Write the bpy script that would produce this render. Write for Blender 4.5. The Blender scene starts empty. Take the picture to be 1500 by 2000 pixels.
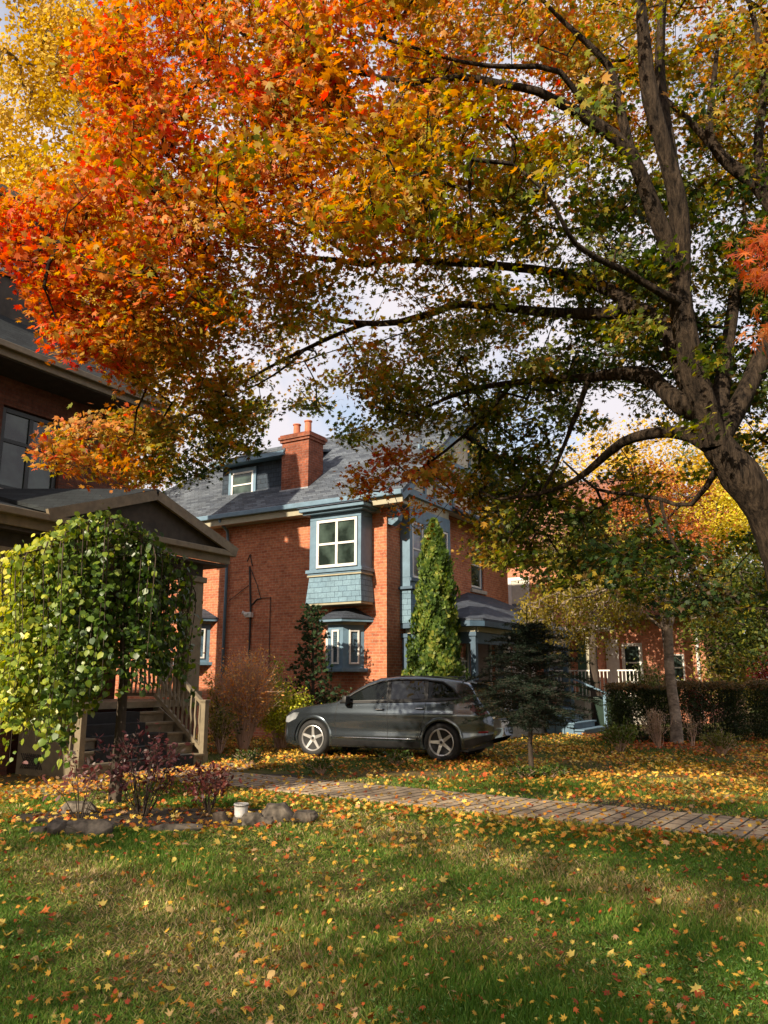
import bpy, math, random
import numpy as np
from mathutils import Vector, Matrix
R = math.radians
rng = np.random.default_rng(7); random.seed(7)
scn = bpy.context.scene; COL = scn.collection
# ---------------- camera ----------------
cd = bpy.data.cameras.new('camera'); cam = bpy.data.objects.new('camera', cd); COL.objects.link(cam)
cam.location = (0, 0, 1.5); cam.rotation_euler = (R(102), 0, 0)
cd.sensor_fit = 'VERTICAL'; cd.sensor_height = 24; cd.lens = 24*1556/2000
cd.clip_start = .05; cd.clip_end = 1500
scn.camera = cam
# ---------------- sun, sky, exposure ----------------
SUN_DIR = Vector((-.602, -.798, math.tan(R(29)))).normalized()     # towards the sun
sd = bpy.data.lights.new('sun', 'SUN'); sd.energy = 5.0; sd.angle = R(.55); sd.color = (1, .86, .66)
so = bpy.data.objects.new('sun', sd); COL.objects.link(so); so.location = (-20, -20, 30)
so.rotation_euler = SUN_DIR.to_track_quat('Z', 'Y').to_euler()
w = bpy.data.worlds.new('World'); scn.world = w; w.use_nodes = True
nt = w.node_tree; nt.nodes.clear()
wo = nt.nodes.new('ShaderNodeOutputWorld'); bg = nt.nodes.new('ShaderNodeBackground')
sky = nt.nodes.new('ShaderNodeTexSky'); sky.sky_type = 'NISHITA'; sky.sun_disc = False
sky.sun_elevation = R(29); sky.sun_rotation = R(217); sky.air_density = 1.2; sky.dust_density = 1.5
tc = nt.nodes.new('ShaderNodeTexCoord'); nz = nt.nodes.new('ShaderNodeTexNoise')
nz.inputs['Scale'].default_value = 2.6; nz.inputs['Detail'].default_value = 7; nz.inputs['Roughness'].default_value = .55
rp = nt.nodes.new('ShaderNodeValToRGB'); rp.color_ramp.elements[0].position = .34; rp.color_ramp.elements[1].position = .50
mx = nt.nodes.new('ShaderNodeMix'); mx.data_type = 'RGBA'; mx.inputs[7].default_value = (4.6, 4.35, 4.6, 1)
nt.links.new(tc.outputs['Generated'], nz.inputs['Vector']); nt.links.new(nz.outputs['Fac'], rp.inputs['Fac'])
nt.links.new(rp.outputs['Color'], mx.inputs[0]); nt.links.new(sky.outputs[0], mx.inputs[6])
nt.links.new(mx.outputs[2], bg.inputs['Color']); bg.inputs['Strength'].default_value = .12
nt.links.new(bg.outputs[0], wo.inputs[0])
scn.view_settings.view_transform = 'Standard'; scn.view_settings.look = 'None'; scn.view_settings.gamma = 1
scn.view_settings.exposure = .75
scn.render.engine = 'CYCLES'
cy = scn.cycles; cy.max_bounces = 6; cy.diffuse_bounces = 3; cy.glossy_bounces = 3; cy.transmission_bounces = 4
cy.transparent_max_bounces = 6; cy.caustics_reflective = False; cy.caustics_refractive = False; cy.use_denoising = True

# ---------------- helpers ----------------
F = 1556.; PT = R(12); TH = R(31)
N3 = np.array([math.cos(TH), -math.sin(TH), 0]); B3 = np.array([math.sin(TH), math.cos(TH), 0])   # towards the street, along the house fronts
MO = np.array([.07, 20.5, 0]); LO = np.array([-6., 18.2, 0])     # corner of the brick house, corner of the near house
def at(px, py, Y):
    """bearing of a point read off the photograph, at its own distance Y"""
    u, v = px-750, 1000-py
    d = np.array([u, F*math.cos(PT)-v*math.sin(PT), F*math.sin(PT)+v*math.cos(PT)])
    return np.array([0, 0, 1.5])+d*(Y/d[1])
def gnd(px, py):
    u, v = px-750, 1000-py
    d = np.array([u, F*math.cos(PT)-v*math.sin(PT), F*math.sin(PT)+v*math.cos(PT)])
    return np.array([0, 0, 1.5])+d*(-1.5/d[2])
def tag(o, label=None, cat=None, group=None, kind=None):
    if label: o['label'] = label
    if cat: o['category'] = cat
    if group: o['group'] = group
    if kind: o['kind'] = kind
    return o
def empty(name, loc=(0, 0, 0), rz=0.):
    o = bpy.data.objects.new(name, None); COL.objects.link(o); o.location = loc; o.rotation_euler = (0, 0, rz)
    o.empty_display_size = .2
    return o
def kids(o): return [c for c in bpy.data.objects if c.parent == o]
def copy_tree(o, parent=None):
    c = o.copy(); COL.objects.link(c); c.parent = parent
    for k in kids(o): copy_tree(k, c)
    return c
class MB:
    def __init__(s, xf=None): s.v = []; s.f = []; s.xf = xf
    def p(s, *c):
        s.v.append(tuple(s.xf(*c)) if s.xf else tuple(c)); return len(s.v)-1
    def face(s, pts): s.f.append([s.p(*q) for q in pts])
    def hexa(s, P):
        i = [s.p(*q) for q in P]
        for f in ((0,3,2,1),(4,5,6,7),(0,1,5,4),(1,2,6,5),(2,3,7,6),(3,0,4,7)): s.f.append([i[k] for k in f])
    def box(s, x0, x1, y0, y1, z0, z1):
        s.hexa([(x0,y0,z0),(x1,y0,z0),(x1,y1,z0),(x0,y1,z0),(x0,y0,z1),(x1,y0,z1),(x1,y1,z1),(x0,y1,z1)])
    def prism(s, poly, h0, h1, axis='z'):
        """poly of 2-D points extruded along an axis"""
        def q(a, b, h): return (a,b,h) if axis == 'z' else ((a,h,b) if axis == 'y' else (h,a,b))
        n = len(poly); lo = [s.p(*q(a,b,h0)) for a, b in poly]; hi = [s.p(*q(a,b,h1)) for a, b in poly]
        s.f.append(lo[::-1]); s.f.append(hi)
        for i in range(n): s.f.append([lo[i], lo[(i+1) % n], hi[(i+1) % n], hi[i]])
    def slab(s, pts, th):
        """roof panel: polygon pts with thickness straight down"""
        n = len(pts); t = [s.p(*q) for q in pts]; b = [s.p(q[0], q[1], q[2]-th) for q in pts]
        s.f.append(t); s.f.append(b[::-1])
        for i in range(n): s.f.append([t[i], b[i], b[(i+1) % n], t[(i+1) % n]])
    def bar(s, a, b, w, h, up=(0,0,1)):
        a = Vector(a); b = Vector(b); d = (b-a).normalized(); up = Vector(up)
        x = d.cross(up)
        if x.length < 1e-4: x = d.cross(Vector((0,1,0)))
        x.normalize(); z = x.cross(d); P = []
        for e in (a, b):
            for sx, sz in ((-1,-1),(1,-1),(1,1),(-1,1)): P.append(tuple(e+x*sx*w/2+z*sz*h/2))
        s.hexa(P)
    def tube(s, pts, r, n=8, cap=True):
        pts = [Vector(q) for q in pts]; m = len(pts)
        if not hasattr(r, '__len__'): r = [r]*m
        rings = []; px = None
        for i in range(m):
            d = (pts[min(i+1, m-1)]-pts[max(i-1, 0)])
            d = d.normalized() if d.length > 1e-6 else Vector((0,0,1))
            x = px if px is not None else d.orthogonal()
            x = (x-d*x.dot(d)).normalized(); px = x; y = d.cross(x)
            rings.append([s.p(*(pts[i]+(x*math.cos(t)+y*math.sin(t))*r[i])) for t in [2*math.pi*k/n for k in range(n)]])
        for i in range(m-1):
            for k in range(n): s.f.append([rings[i][k], rings[i][(k+1) % n], rings[i+1][(k+1) % n], rings[i+1][k]])
        if cap: s.f.append(rings[0][::-1]); s.f.append(rings[-1])
    def lathe(s, prof, c=(0,0,0), n=24, ax='z'):
        rg = []
        for r, h in prof:
            rg.append([s.p(*((c[0]+r*math.cos(t), c[1]+r*math.sin(t), c[2]+h) if ax == 'z' else (c[0]+r*math.cos(t), c[1]+h, c[2]+r*math.sin(t)))) for t in [2*math.pi*k/n for k in range(n)]])
        for i in range(len(prof)-1):
            for k in range(n): s.f.append([rg[i][k], rg[i][(k+1) % n], rg[i+1][(k+1) % n], rg[i+1][k]])
        s.f.append(rg[0][::-1]); s.f.append(rg[-1])
    def build(s, name, m, parent=None, smooth=False, bevel=0):
        me = bpy.data.meshes.new(name); me.from_pydata(s.v, [], s.f)
        import bmesh
        bm = bmesh.new(); bm.from_mesh(me); bmesh.ops.recalc_face_normals(bm, faces=bm.faces); bm.to_mesh(me); bm.free()
        me.materials.append(m); o = bpy.data.objects.new(name, me); COL.objects.link(o); o.parent = parent
        if smooth: me.polygons.foreach_set('use_smooth', [True]*len(me.polygons))
        if bevel:
            b = o.modifiers.new('bevel', 'BEVEL'); b.width = bevel; b.segments = 2; b.limit_method = 'ANGLE'
        return o
def rawmesh(name, V, T, m, parent=None, cols=None, smooth=False):
    me = bpy.data.meshes.new(name); V = np.asarray(V, np.float32); T = np.asarray(T, np.int32); k = T.shape[1]
    me.vertices.add(len(V)); me.vertices.foreach_set('co', V.ravel())
    me.loops.add(T.size); me.loops.foreach_set('vertex_index', T.ravel())
    me.polygons.add(len(T)); me.polygons.foreach_set('loop_start', np.arange(0, T.size, k, dtype=np.int32))
    me.polygons.foreach_set('loop_total', np.full(len(T), k, np.int32))
    if smooth: me.polygons.foreach_set('use_smooth', np.ones(len(T), bool))
    me.update(calc_edges=True)
    if cols is not None:
        a = me.color_attributes.new('Col', 'FLOAT_COLOR', 'POINT')
        c = np.ones((len(V), 4), np.float32); c[:, :3] = cols; a.data.foreach_set('color', c.ravel())
    me.materials.append(m); o = bpy.data.objects.new(name, me); COL.objects.link(o); o.parent = parent
    return o

# ---------------- materials ----------------
def newmat(name):
    m = bpy.data.materials.new(name); m.use_nodes = True; t = m.node_tree; b = t.nodes['Principled BSDF']; return m, t, b
def nd(t, kind, **kw):
    n = t.nodes.new(kind)
    for k, v in kw.items():
        if k in n.inputs: n.inputs[k].default_value = v
        else: setattr(n, k, v)
    return n
def ramp(t, src, stops):
    r = nd(t, 'ShaderNodeValToRGB'); e = r.color_ramp.elements
    while len(e) < len(stops): e.new(.5)
    for i, (p, c) in enumerate(stops): e[i].position = p; e[i].color = (*c, 1) if len(c) == 3 else c
    t.links.new(src, r.inputs['Fac']); return r.outputs['Color']
def mixc(t, f, a, b, mode='MIX'):
    m = nd(t, 'ShaderNodeMix', data_type='RGBA', blend_type=mode)
    for s, i in ((f, 0), (a, 6), (b, 7)):
        if hasattr(s, 'links') or hasattr(s, 'is_linked'): t.links.new(s, m.inputs[i])
        elif isinstance(s, (int, float)): m.inputs[i].default_value = s
        else: m.inputs[i].default_value = (*s, 1)
    return m.outputs[2]
def objco(t): return nd(t, 'ShaderNodeTexCoord').outputs['Object']
def bump(t, b, h, st=.3, dist=.01):
    n = nd(t, 'ShaderNodeBump', Strength=st, Distance=dist); t.links.new(h, n.inputs['Height']); t.links.new(n.outputs[0], b.inputs['Normal'])
def noise(t, co, scale, detail=5, rough=.55):
    n = nd(t, 'ShaderNodeTexNoise', Scale=scale, Detail=detail, Roughness=rough); t.links.new(co, n.inputs['Vector']); return n.outputs['Fac']
def wallvec(t):
    """runs round the corners of a wall: (x+y, z)"""
    s = nd(t, 'ShaderNodeSeparateXYZ'); t.links.new(objco(t), s.inputs[0])
    a = nd(t, 'ShaderNodeMath', operation='ADD'); t.links.new(s.outputs[0], a.inputs[0]); t.links.new(s.outputs[1], a.inputs[1])
    c = nd(t, 'ShaderNodeCombineXYZ'); t.links.new(a.outputs[0], c.inputs[0]); t.links.new(s.outputs[2], c.inputs[1]); return c.outputs[0], s
def plain(name, col, rough=.6, var=.12, scale=6, metal=0, bst=.15, coat=0, spec=None):
    m, t, b = newmat(name); co = objco(t); f = noise(t, co, scale)
    t.links.new(ramp(t, f, [(.3, tuple(c*(1-var*1.6) for c in col)), (.7, tuple(min(1, c*(1+var)) for c in col))]), b.inputs['Base Color'])
    b.inputs['Roughness'].default_value = rough; b.inputs['Metallic'].default_value = metal; b.inputs['Coat Weight'].default_value = coat
    if spec is not None: b.inputs['Specular IOR Level'].default_value = spec
    if bst: bump(t, b, noise(t, co, scale*9), bst, .004)
    return m
def brick(name, c1, c2, mortar, bw=.215, rh=.075, ms=.007, stain=.35):
    m, t, b = newmat(name); v, s = wallvec(t)
    k = nd(t, 'ShaderNodeTexBrick', Scale=1.0); k.inputs['Color1'].default_value = (*c1, 1); k.inputs['Color2'].default_value = (*c2, 1)
    k.inputs['Mortar'].default_value = (*mortar, 1); k.inputs['Mortar Size'].default_value = ms; k.inputs['Brick Width'].default_value = bw
    k.inputs['Row Height'].default_value = rh; k.inputs['Mortar Smooth'].default_value = .3
    t.links.new(v, k.inputs['Vector'])
    co = objco(t); f = noise(t, co, 1.1, 9, .75); g = noise(t, co, 11, 5, .7)
    st = ramp(t, f, [(.3, (1-stain,)*3), (.62, (1.08,)*3)]); gg = ramp(t, g, [(.3, (.62,)*3), (.7, (1.28,)*3)])
    c = mixc(t, 1., k.outputs['Color'], st, 'MULTIPLY'); c = mixc(t, 1., c, gg, 'MULTIPLY')
    t.links.new(c, b.inputs['Base Color']); b.inputs['Roughness'].default_value = .9; b.inputs['Specular IOR Level'].default_value = .2
    inv = nd(t, 'ShaderNodeMath', operation='SUBTRACT'); inv.inputs[0].default_value = 1; t.links.new(k.outputs['Fac'], inv.inputs[1])
    ad = nd(t, 'ShaderNodeMath', operation='MULTIPLY_ADD'); t.links.new(g, ad.inputs[0]); ad.inputs[1].default_value = .5; t.links.new(inv.outputs[0], ad.inputs[2])
    bump(t, b, ad.outputs[0], .7, .008); return m
def rows(name, c1, c2, gap, rh, bw, zk=1.0, rough=.8, wear=.3, offs=.5, bst=.8):
    """shingles, siding"""
    m, t, b = newmat(name); v, s = wallvec(t)
    mp = nd(t, 'ShaderNodeMapping'); mp.inputs['Scale'].default_value = (1, zk, 1); t.links.new(v, mp.inputs[0])
    k = nd(t, 'ShaderNodeTexBrick', Scale=1.0); k.inputs['Color1'].default_value = (*c1, 1); k.inputs['Color2'].default_value = (*c2, 1)
    k.inputs['Mortar'].default_value = (*gap, 1); k.inputs['Mortar Size'].default_value = .006; k.inputs['Brick Width'].default_value = bw
    k.inputs['Row Height'].default_value = rh; k.inputs['Mortar Smooth'].default_value = .2; k.offset = offs
    t.links.new(mp.outputs[0], k.inputs['Vector'])
    co = objco(t); f = noise(t, co, 1.6, 6, .7); g = noise(t, co, 22, 3)
    c = mixc(t, 1., k.outputs['Color'], ramp(t, f, [(.3, (1-wear,)*3), (.65, (1.15,)*3)]), 'MULTIPLY')
    c = mixc(t, 1., c, ramp(t, g, [(.25, (.8,)*3), (.75, (1.2,)*3)]), 'MULTIPLY')
    t.links.new(c, b.inputs['Base Color']); b.inputs['Roughness'].default_value = rough; b.inputs['Specular IOR Level'].default_value = .3
    # saw-tooth height over each row
    dv = nd(t, 'ShaderNodeMath', operation='DIVIDE'); sp = nd(t, 'ShaderNodeSeparateXYZ'); t.links.new(mp.outputs[0], sp.inputs[0])
    t.links.new(sp.outputs[1], dv.inputs[0]); dv.inputs[1].default_value = rh
    fr = nd(t, 'ShaderNodeMath', operation='FRACT'); t.links.new(dv.outputs[0], fr.inputs[0])
    iv = nd(t, 'ShaderNodeMath', operation='SUBTRACT'); iv.inputs[0].default_value = 1; t.links.new(fr.outputs[0], iv.inputs[1])
    bump(t, b, iv.outputs[0], bst, .012); return m
def glass(name, col=(.012, .016, .018), rough=.04, spec=.6):
    m, t, b = newmat(name); co = objco(t)
    f = noise(t, co, 1.6, 3)
    t.links.new(ramp(t, f, [(.4, col), (.62, tuple(min(1, c*4+.01) for c in col))]), b.inputs['Base Color'])
    b.inputs['Roughness'].default_value = rough; b.inputs['Specular IOR Level'].default_value = spec
    bump(t, b, noise(t, co, 2.2, 1), .12, .05); return m
def leafmat(name, trans=.45, rough=.5, gloss=.35):
    m, t, b = newmat(name); a = nd(t, 'ShaderNodeAttribute', attribute_name='Col')
    t.links.new(a.outputs['Color'], b.inputs['Base Color']); b.inputs['Roughness'].default_value = rough; b.inputs['Specular IOR Level'].default_value = gloss
    tr = nd(t, 'ShaderNodeBsdfTranslucent'); hs = nd(t, 'ShaderNodeHueSaturation', Saturation=1.15, Value=1.3)
    t.links.new(a.outputs['Color'], hs.inputs['Color']); t.links.new(hs.outputs[0], tr.inputs['Color'])
    ms = nd(t, 'ShaderNodeMixShader'); ms.inputs[0].default_value = trans
    t.links.new(b.outputs[0], ms.inputs[1]); t.links.new(tr.outputs[0], ms.inputs[2]); t.links.new(ms.outputs[0], t.nodes['Material Output'].inputs[0])
    return m
def barkmat(name, c1, c2, sc=7, bst=.9, zs=.25):
    m, t, b = newmat(name); mp = nd(t, 'ShaderNodeMapping'); mp.inputs['Scale'].default_value = (1, 1, zs); t.links.new(objco(t), mp.inputs[0])
    f = noise(t, mp.outputs[0], sc, 8, .7); g = noise(t, mp.outputs[0], sc*.4, 3)
    c = mixc(t, 1., ramp(t, f, [(.35, c1), (.65, c2)]), ramp(t, g, [(.35, (.65,)*3), (.65, (1.15,)*3)]), 'MULTIPLY')
    t.links.new(c, b.inputs['Base Color']); b.inputs['Roughness'].default_value = .95; b.inputs['Specular IOR Level'].default_value = .15
    bump(t, b, f, bst, .045); return m
M = {}
M['brick'] = brick('red_brick', (.57, .205, .10), (.42, .125, .065), (.48, .28, .18), ms=.009, stain=.3)
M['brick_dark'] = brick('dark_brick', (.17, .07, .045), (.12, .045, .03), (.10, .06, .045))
M['brick_far'] = brick('far_brick', (.68, .28, .17), (.55, .21, .12), (.5, .32, .23), bw=.24, rh=.085)
M['chim'] = brick('chimney_brick', (.34, .105, .055), (.22, .07, .04), (.28, .17, .13), stain=.5)
M['slate'] = rows('slate_shingle', (.12, .14, .165), (.05, .06, .078), (.015, .018, .022), .14, .33, 1.65, wear=.45)
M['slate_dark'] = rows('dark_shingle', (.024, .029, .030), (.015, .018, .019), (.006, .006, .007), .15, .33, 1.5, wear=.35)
M['slate_porch'] = rows('porch_shingle', (.075, .09, .115), (.045, .055, .075), (.02, .022, .03), .05, .3, 1.0, wear=.4)
M['red_roof'] = rows('red_shingle', (.30, .13, .085), (.21, .085, .055), (.08, .035, .025), .13, .33, 1.6)
M['blue'] = plain('blue_paint', (.125, .21, .285), .55, .14, 5)
M['blue_dk'] = plain('dark_blue_paint', (.055, .10, .15), .55, .14, 5)
M['blue_shingle'] = rows('blue_shingle', (.16, .25, .31), (.13, .21, .27), (.04, .07, .10), .145, .26, 1.0, wear=.15, bst=1)
M['shaded_shingle_wall'] = rows('slate_blue_shingle', (.035, .05, .07), (.025, .038, .055), (.008, .01, .015), .14, .2)  # dark shingle colour includes the recess shade under the dormer overhang
M['white'] = plain('white_paint', (.74, .72, .68), .5, .06, 8)
M['cream'] = plain('cream_stucco', (.58, .53, .43), .9, .14, 5, bst=.4)
M['cream_trim'] = plain('cream_trim', (.34, .31, .215), .6, .1, 6)
M['tan'] = plain('tan_paint', (.20, .158, .10), .65, .2, 7)
M['tan_lt'] = plain('light_tan_paint', (.20, .16, .10), .65, .16, 7)
M['soffit'] = plain('brown_soffit', (.05, .04, .03), .8, .25, 5)
M['dkframe'] = plain('dark_window_frame', (.018, .022, .02), .45, .2, 8)
M['stone'] = plain('sill_stone', (.42, .37, .31), .9, .15, 9)
M['glass'] = glass('window_glass', (.014, .022, .018)); M['glass_blue'] = glass('window_glass_pale', (.06, .085, .11))
M['blind'] = plain('window_blind', (.55, .52, .44), .8, .08, 8)
M['lead'] = plain('lead_flashing', (.30, .31, .33), .5, .15, 9, metal=.3)
M['terra'] = plain('terracotta', (.50, .17, .09), .85, .15, 9)
M['black'] = plain('black_rubber', (.012, .012, .013), .8, .3, 12)
M['cable'] = plain('black_cable', (.02, .018, .017), .6, .2, 9)
M['bark'] = barkmat('maple_bark', (.008, .006, .005), (.12, .084, .056), 24, 2.2, .16)
M['bark_dk'] = barkmat('dark_bark', (.05, .038, .03), (.11, .085, .065))
M['bark_grey'] = barkmat('grey_bark', (.10, .085, .07), (.20, .17, .14))
M['birchbark'] = barkmat('birch_bark', (.12, .09, .07), (.46, .36, .28), 5, .6, 1.6)
M['twig'] = barkmat('shrub_twig', (.50, .30, .21), (.78, .55, .42), 12, .3)
M['leaf'] = leafmat('maple_leaf', .5); M['leaf2'] = leafmat('tree_leaf', .38); M['needle'] = leafmat('needle', .12, .6, .2)
M['leafglossy'] = leafmat('mulberry_leaf', .35, .38, .55); M['litter'] = leafmat('fallen_leaf', .12, .65, .25); M['grassm'] = leafmat('grass_blade', .25, .6, .2)
M['concrete'] = plain('concrete', (.36, .33, .28), .9, .18, 4, bst=.4)
M['greenplastic'] = plain('green_plastic', (.006, .026, .014), .5, .15, 4)
M['rock'] = plain('grey_rock', (.13, .108, .083), .95, .5, 11, bst=1)

# ---------------- leaves ----------------
def star(pts, curl=-.3):
    v = [(0, 0, 0)]
    for a, r in pts: v.append((r*math.cos(R(a)), r*math.sin(R(a)), curl*r*r))
    n = len(v)-1; return np.array(v, np.float32), np.array([(0, i+1, (i+1) % n+1) for i in range(n)], np.int32)
_h = [(0, 1.), (19, .5), (44, .92), (66, .42), (92, .74), (125, .34)]
MAPLE = star(_h+[(180, .3)]+[(-a, r) for a, r in _h[:0:-1]])
_h2 = [(0, 1.), (40, .72), (75, .74), (120, .62), (160, .55)]
BROAD = star(_h2+[(180, .3)]+[(-a, r) for a, r in _h2[:0:-1]], -.2)
OVAL = (np.array([(0,0,0),(.35,.26,.05),(.8,.2,0),(1.1,0,-.12),(.8,-.2,0),(.35,-.26,.05)], np.float32), np.array([(0,1,5),(1,2,5),(2,4,5),(2,3,4)], np.int32))
DIAM = (np.array([(-.5,0,0),(0,.42,-.05),(.5,0,0),(0,-.42,-.05)], np.float32), np.array([(0,3,1),(3,2,1)], np.int32))
NEED = (np.array([(0,-.045,0),(0,.045,0),(1,0,0)], np.float32), np.array([(0,1,2)], np.int32))
FAN = (np.array([(0,0,0),(.5,.35,.03),(1.,.28,0),(.75,.08,0),(1.2,0,0),(.75,-.08,0),(1.,-.28,0),(.5,-.35,.03)], np.float32), np.array([(0,3,1),(1,3,2),(0,5,3),(3,5,4),(0,7,5),(7,6,5)], np.int32))
def unit(a): return a/np.maximum(np.linalg.norm(a, axis=1, keepdims=True), 1e-9)
def leaves(name, pos, size, nrm, tip, cols, shape, m, parent=None, jit=.12):
    n = len(pos); T, tri = shape; K = len(T)
    w_ = unit(nrm); u = unit(tip-w_*np.sum(tip*w_, 1, keepdims=True)); v = np.cross(w_, u)
    size = np.broadcast_to(size, (n,))
    V = pos[:, None, :]+size[:, None, None]*(T[None, :, 0:1]*u[:, None]+T[None, :, 1:2]*v[:, None]+T[None, :, 2:3]*w_[:, None]*(rng.uniform(-1, 2.2, (n, 1, 1))))
    c = cols[:, None, :]*(1+rng.normal(0, jit, (n, 1, 1)))*np.ones((1, K, 1)); c = np.clip(c, .002, .95)
    idx = (np.arange(n)[:, None, None]*K+tri[None]).reshape(-1, 3)
    return rawmesh(name, V.reshape(-1, 3), idx, m, parent, c.reshape(-1, 3))
def rdir(n): return unit(rng.normal(size=(n, 3)))
def palette(t, stops):
    xs = [s[0] for s in stops]; return np.stack([np.interp(t, xs, [s[1][k] for s in stops]) for k in range(3)], 1)

# ---------------- branches ----------------
def smooth_poly(pts, step=.25):
    """Catmull-Rom through (x,y,z,r)"""
    P = np.array(pts, float); P = np.vstack([2*P[0]-P[1], P, 2*P[-1]-P[-2]]); out = []
    for i in range(1, len(P)-2):
        p0, p1, p2, p3 = P[i-1:i+3]; n = max(2, int(np.linalg.norm(p2[:3]-p1[:3])/step))
        for k in range(n):
            t = k/n; out.append(.5*((2*p1)+(-p0+p2)*t+(2*p0-5*p1+4*p2-p3)*t*t+(-p0+3*p1-3*p2+p3)*t**3))
    out.append(P[-2]); return np.array(out)
def frusta(A, Bp, ra, rb, n=5):
    d = unit(Bp-A); ref = np.where(np.abs(d[:, 2:3]) > .9, np.array([[1., 0, 0]]), np.array([[0, 0, 1.]]))
    x = unit(np.cross(d, ref)); y = np.cross(d, x); th = np.arange(n)*2*math.pi/n
    ring = x[:, None]*np.cos(th)[None, :, None]+y[:, None]*np.sin(th)[None, :, None]
    V = np.concatenate([A[:, None]+ring*ra[:, None, None], Bp[:, None]+ring*rb[:, None, None]], 1)
    q = np.array([(k, (k+1) % n, n+(k+1) % n, n+k) for k in range(n)])
    return V.reshape(-1, 3), (np.arange(len(A))[:, None, None]*2*n+q[None]).reshape(-1, 4)
def grow(limbs, attr, tip_r=.004, step=.3, wob=.06, sag=.0, expo=2.3, rmax=.05):
    """thin branches from authored limbs out to the attractors; returns segments"""
    nodes = [q[:3] for L in limbs for q in L]; lr = [q[3] for L in limbs for q in L]; par = [-1]*len(nodes); n0 = len(nodes)
    P = np.zeros((len(attr)*14+n0, 3)); P[:n0] = np.array(nodes); cnt = n0
    d0 = np.array([np.min(np.linalg.norm(P[:n0]-a, axis=1)) for a in attr]); order = np.argsort(d0)
    leaf_cnt = np.zeros(len(P)); par = np.full(len(P), -1)
    for i in order:
        a = attr[i]; dd = np.linalg.norm(P[:cnt]-a, axis=1); j = int(np.argmin(dd)); L = dd[j]
        k = min(12, max(1, int(L/step))); s = P[j].copy(); prev = j; off = rng.normal(0, wob*L/3, 3)
        for q in range(1, k+1):
            f = q/k; c = s+(a-s)*f+off*math.sin(math.pi*f)*.9-np.array([0, 0, sag*L*math.sin(math.pi*f)])+(rng.normal(0, wob*.25, 3) if q < k else 0)
            P[cnt] = c; par[cnt] = prev; prev = cnt; cnt += 1
        while prev >= 0: leaf_cnt[prev] += 1; prev = par[prev]
    r = np.minimum(tip_r*np.maximum(leaf_cnt, 1)**(1/expo), rmax)
    idx = np.arange(n0, cnt); pa = par[idx]
    ra = np.where(pa < n0, r[idx]*1.15, r[pa])
    return P[pa], P[idx], np.minimum(ra, r[idx]*1.5), r[idx]
def wood(name, limbs, segs, m, parent, n=12, seg_n=5):
    Vs = []; Fs = []; off = 0
    for L in limbs:
        L = np.array(L); mb = MB(); mb.tube([q[:3] for q in L], [q[3] for q in L], n, cap=False)
        V = np.array(mb.v); rr = np.repeat(L[:, 3], n)
        ph = V*3.1; V = V+(np.sin(ph[:, [1, 2, 0]]*2.1)+np.sin(ph*4.3+1)+.6*np.sin(ph[:, [2, 0, 1]]*9+2))*rr[:, None]*.07
        Vs.append(V); Fs.append(np.array(mb.f)+off); off += len(V)
    if segs is not None and len(segs[0]):
        V, Fq = frusta(*segs, n=seg_n); Vs.append(V); Fs.append(Fq+off)
    return rawmesh(name, np.vstack(Vs), np.vstack(Fs), m, parent, smooth=True)
def tree(name, label, cat, base, limbs, attr, m_w, m_l, per, spread, size, colf, shape, group=None, tipdrop=.5, up=.7, tip_r=.005, kw={}, n=10, crown='crown', trunk='trunk', flat=.75):
    root = empty(name, tuple(base)); tag(root, label, cat, group); b = np.array(base)
    limbs = [smooth_poly([(q[0], q[1], q[2], q[3]) for q in L]) for L in limbs]
    segs = grow(limbs, attr, tip_r, **kw)
    ll = [np.column_stack([L[:, :3]-b, L[:, 3]]) for L in limbs]
    wood(trunk, ll, (segs[0]-b, segs[1]-b, segs[2], segs[3]), m_w, root, n)
    k = np.repeat(np.arange(len(attr)), per); c = attr[k]; g = rng.normal(size=(len(k), 3))*np.array([1, 1, flat]); g *= np.minimum(1, 2.2/np.maximum(np.linalg.norm(g, axis=1, keepdims=True), .1))
    pos = c+g*spread
    tip = unit(rdir(len(k))+unit(g)*.6-np.array([0, 0, tipdrop])); cn = unit(rdir(len(attr))*.8+np.array([0, 0, up])+np.array(SUN_DIR)*.35); nr = unit(rdir(len(k))*.62+cn[k]); cs = rng.uniform(.78, 1.15, len(attr))[k]
    ccl = rng.normal(0, 1, len(attr))[k]
    leaves(crown, pos-b, size*cs*rng.uniform(.55, 1.3, len(k)), nr, tip, colf(pos, ccl), shape, m_l, root)
    return root

# ---------------- ground ----------------
def ground_mat():
    m, t, b = newmat('lawn_soil'); co = objco(t)
    f = noise(t, co, .55, 5, .6); g = noise(t, co, 9, 6, .7); h = noise(t, co, 45, 3)
    c = mixc(t, ramp(t, f, [(.42, (0,)*3), (.6, (1,)*3)]), (.065, .10, .02), (.16, .115, .05))
    c = mixc(t, 1., c, ramp(t, g, [(.3, (.55,)*3), (.7, (1.35,)*3)]), 'MULTIPLY')
    c = mixc(t, 1., c, ramp(t, h, [(.3, (.6,)*3), (.7, (1.3,)*3)]), 'MULTIPLY')
    t.links.new(c, b.inputs['Base Color']); b.inputs['Roughness'].default_value = .95; b.inputs['Specular IOR Level'].default_value = .1
    bump(t, b, g, 1, .04); return m
mb = MB(); mb.face([(-400, -400, 0), (400, -400, 0), (400, 400, 0), (-400, 400, 0)])
tag(mb.build('lawn', ground_mat()), kind='structure')
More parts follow.
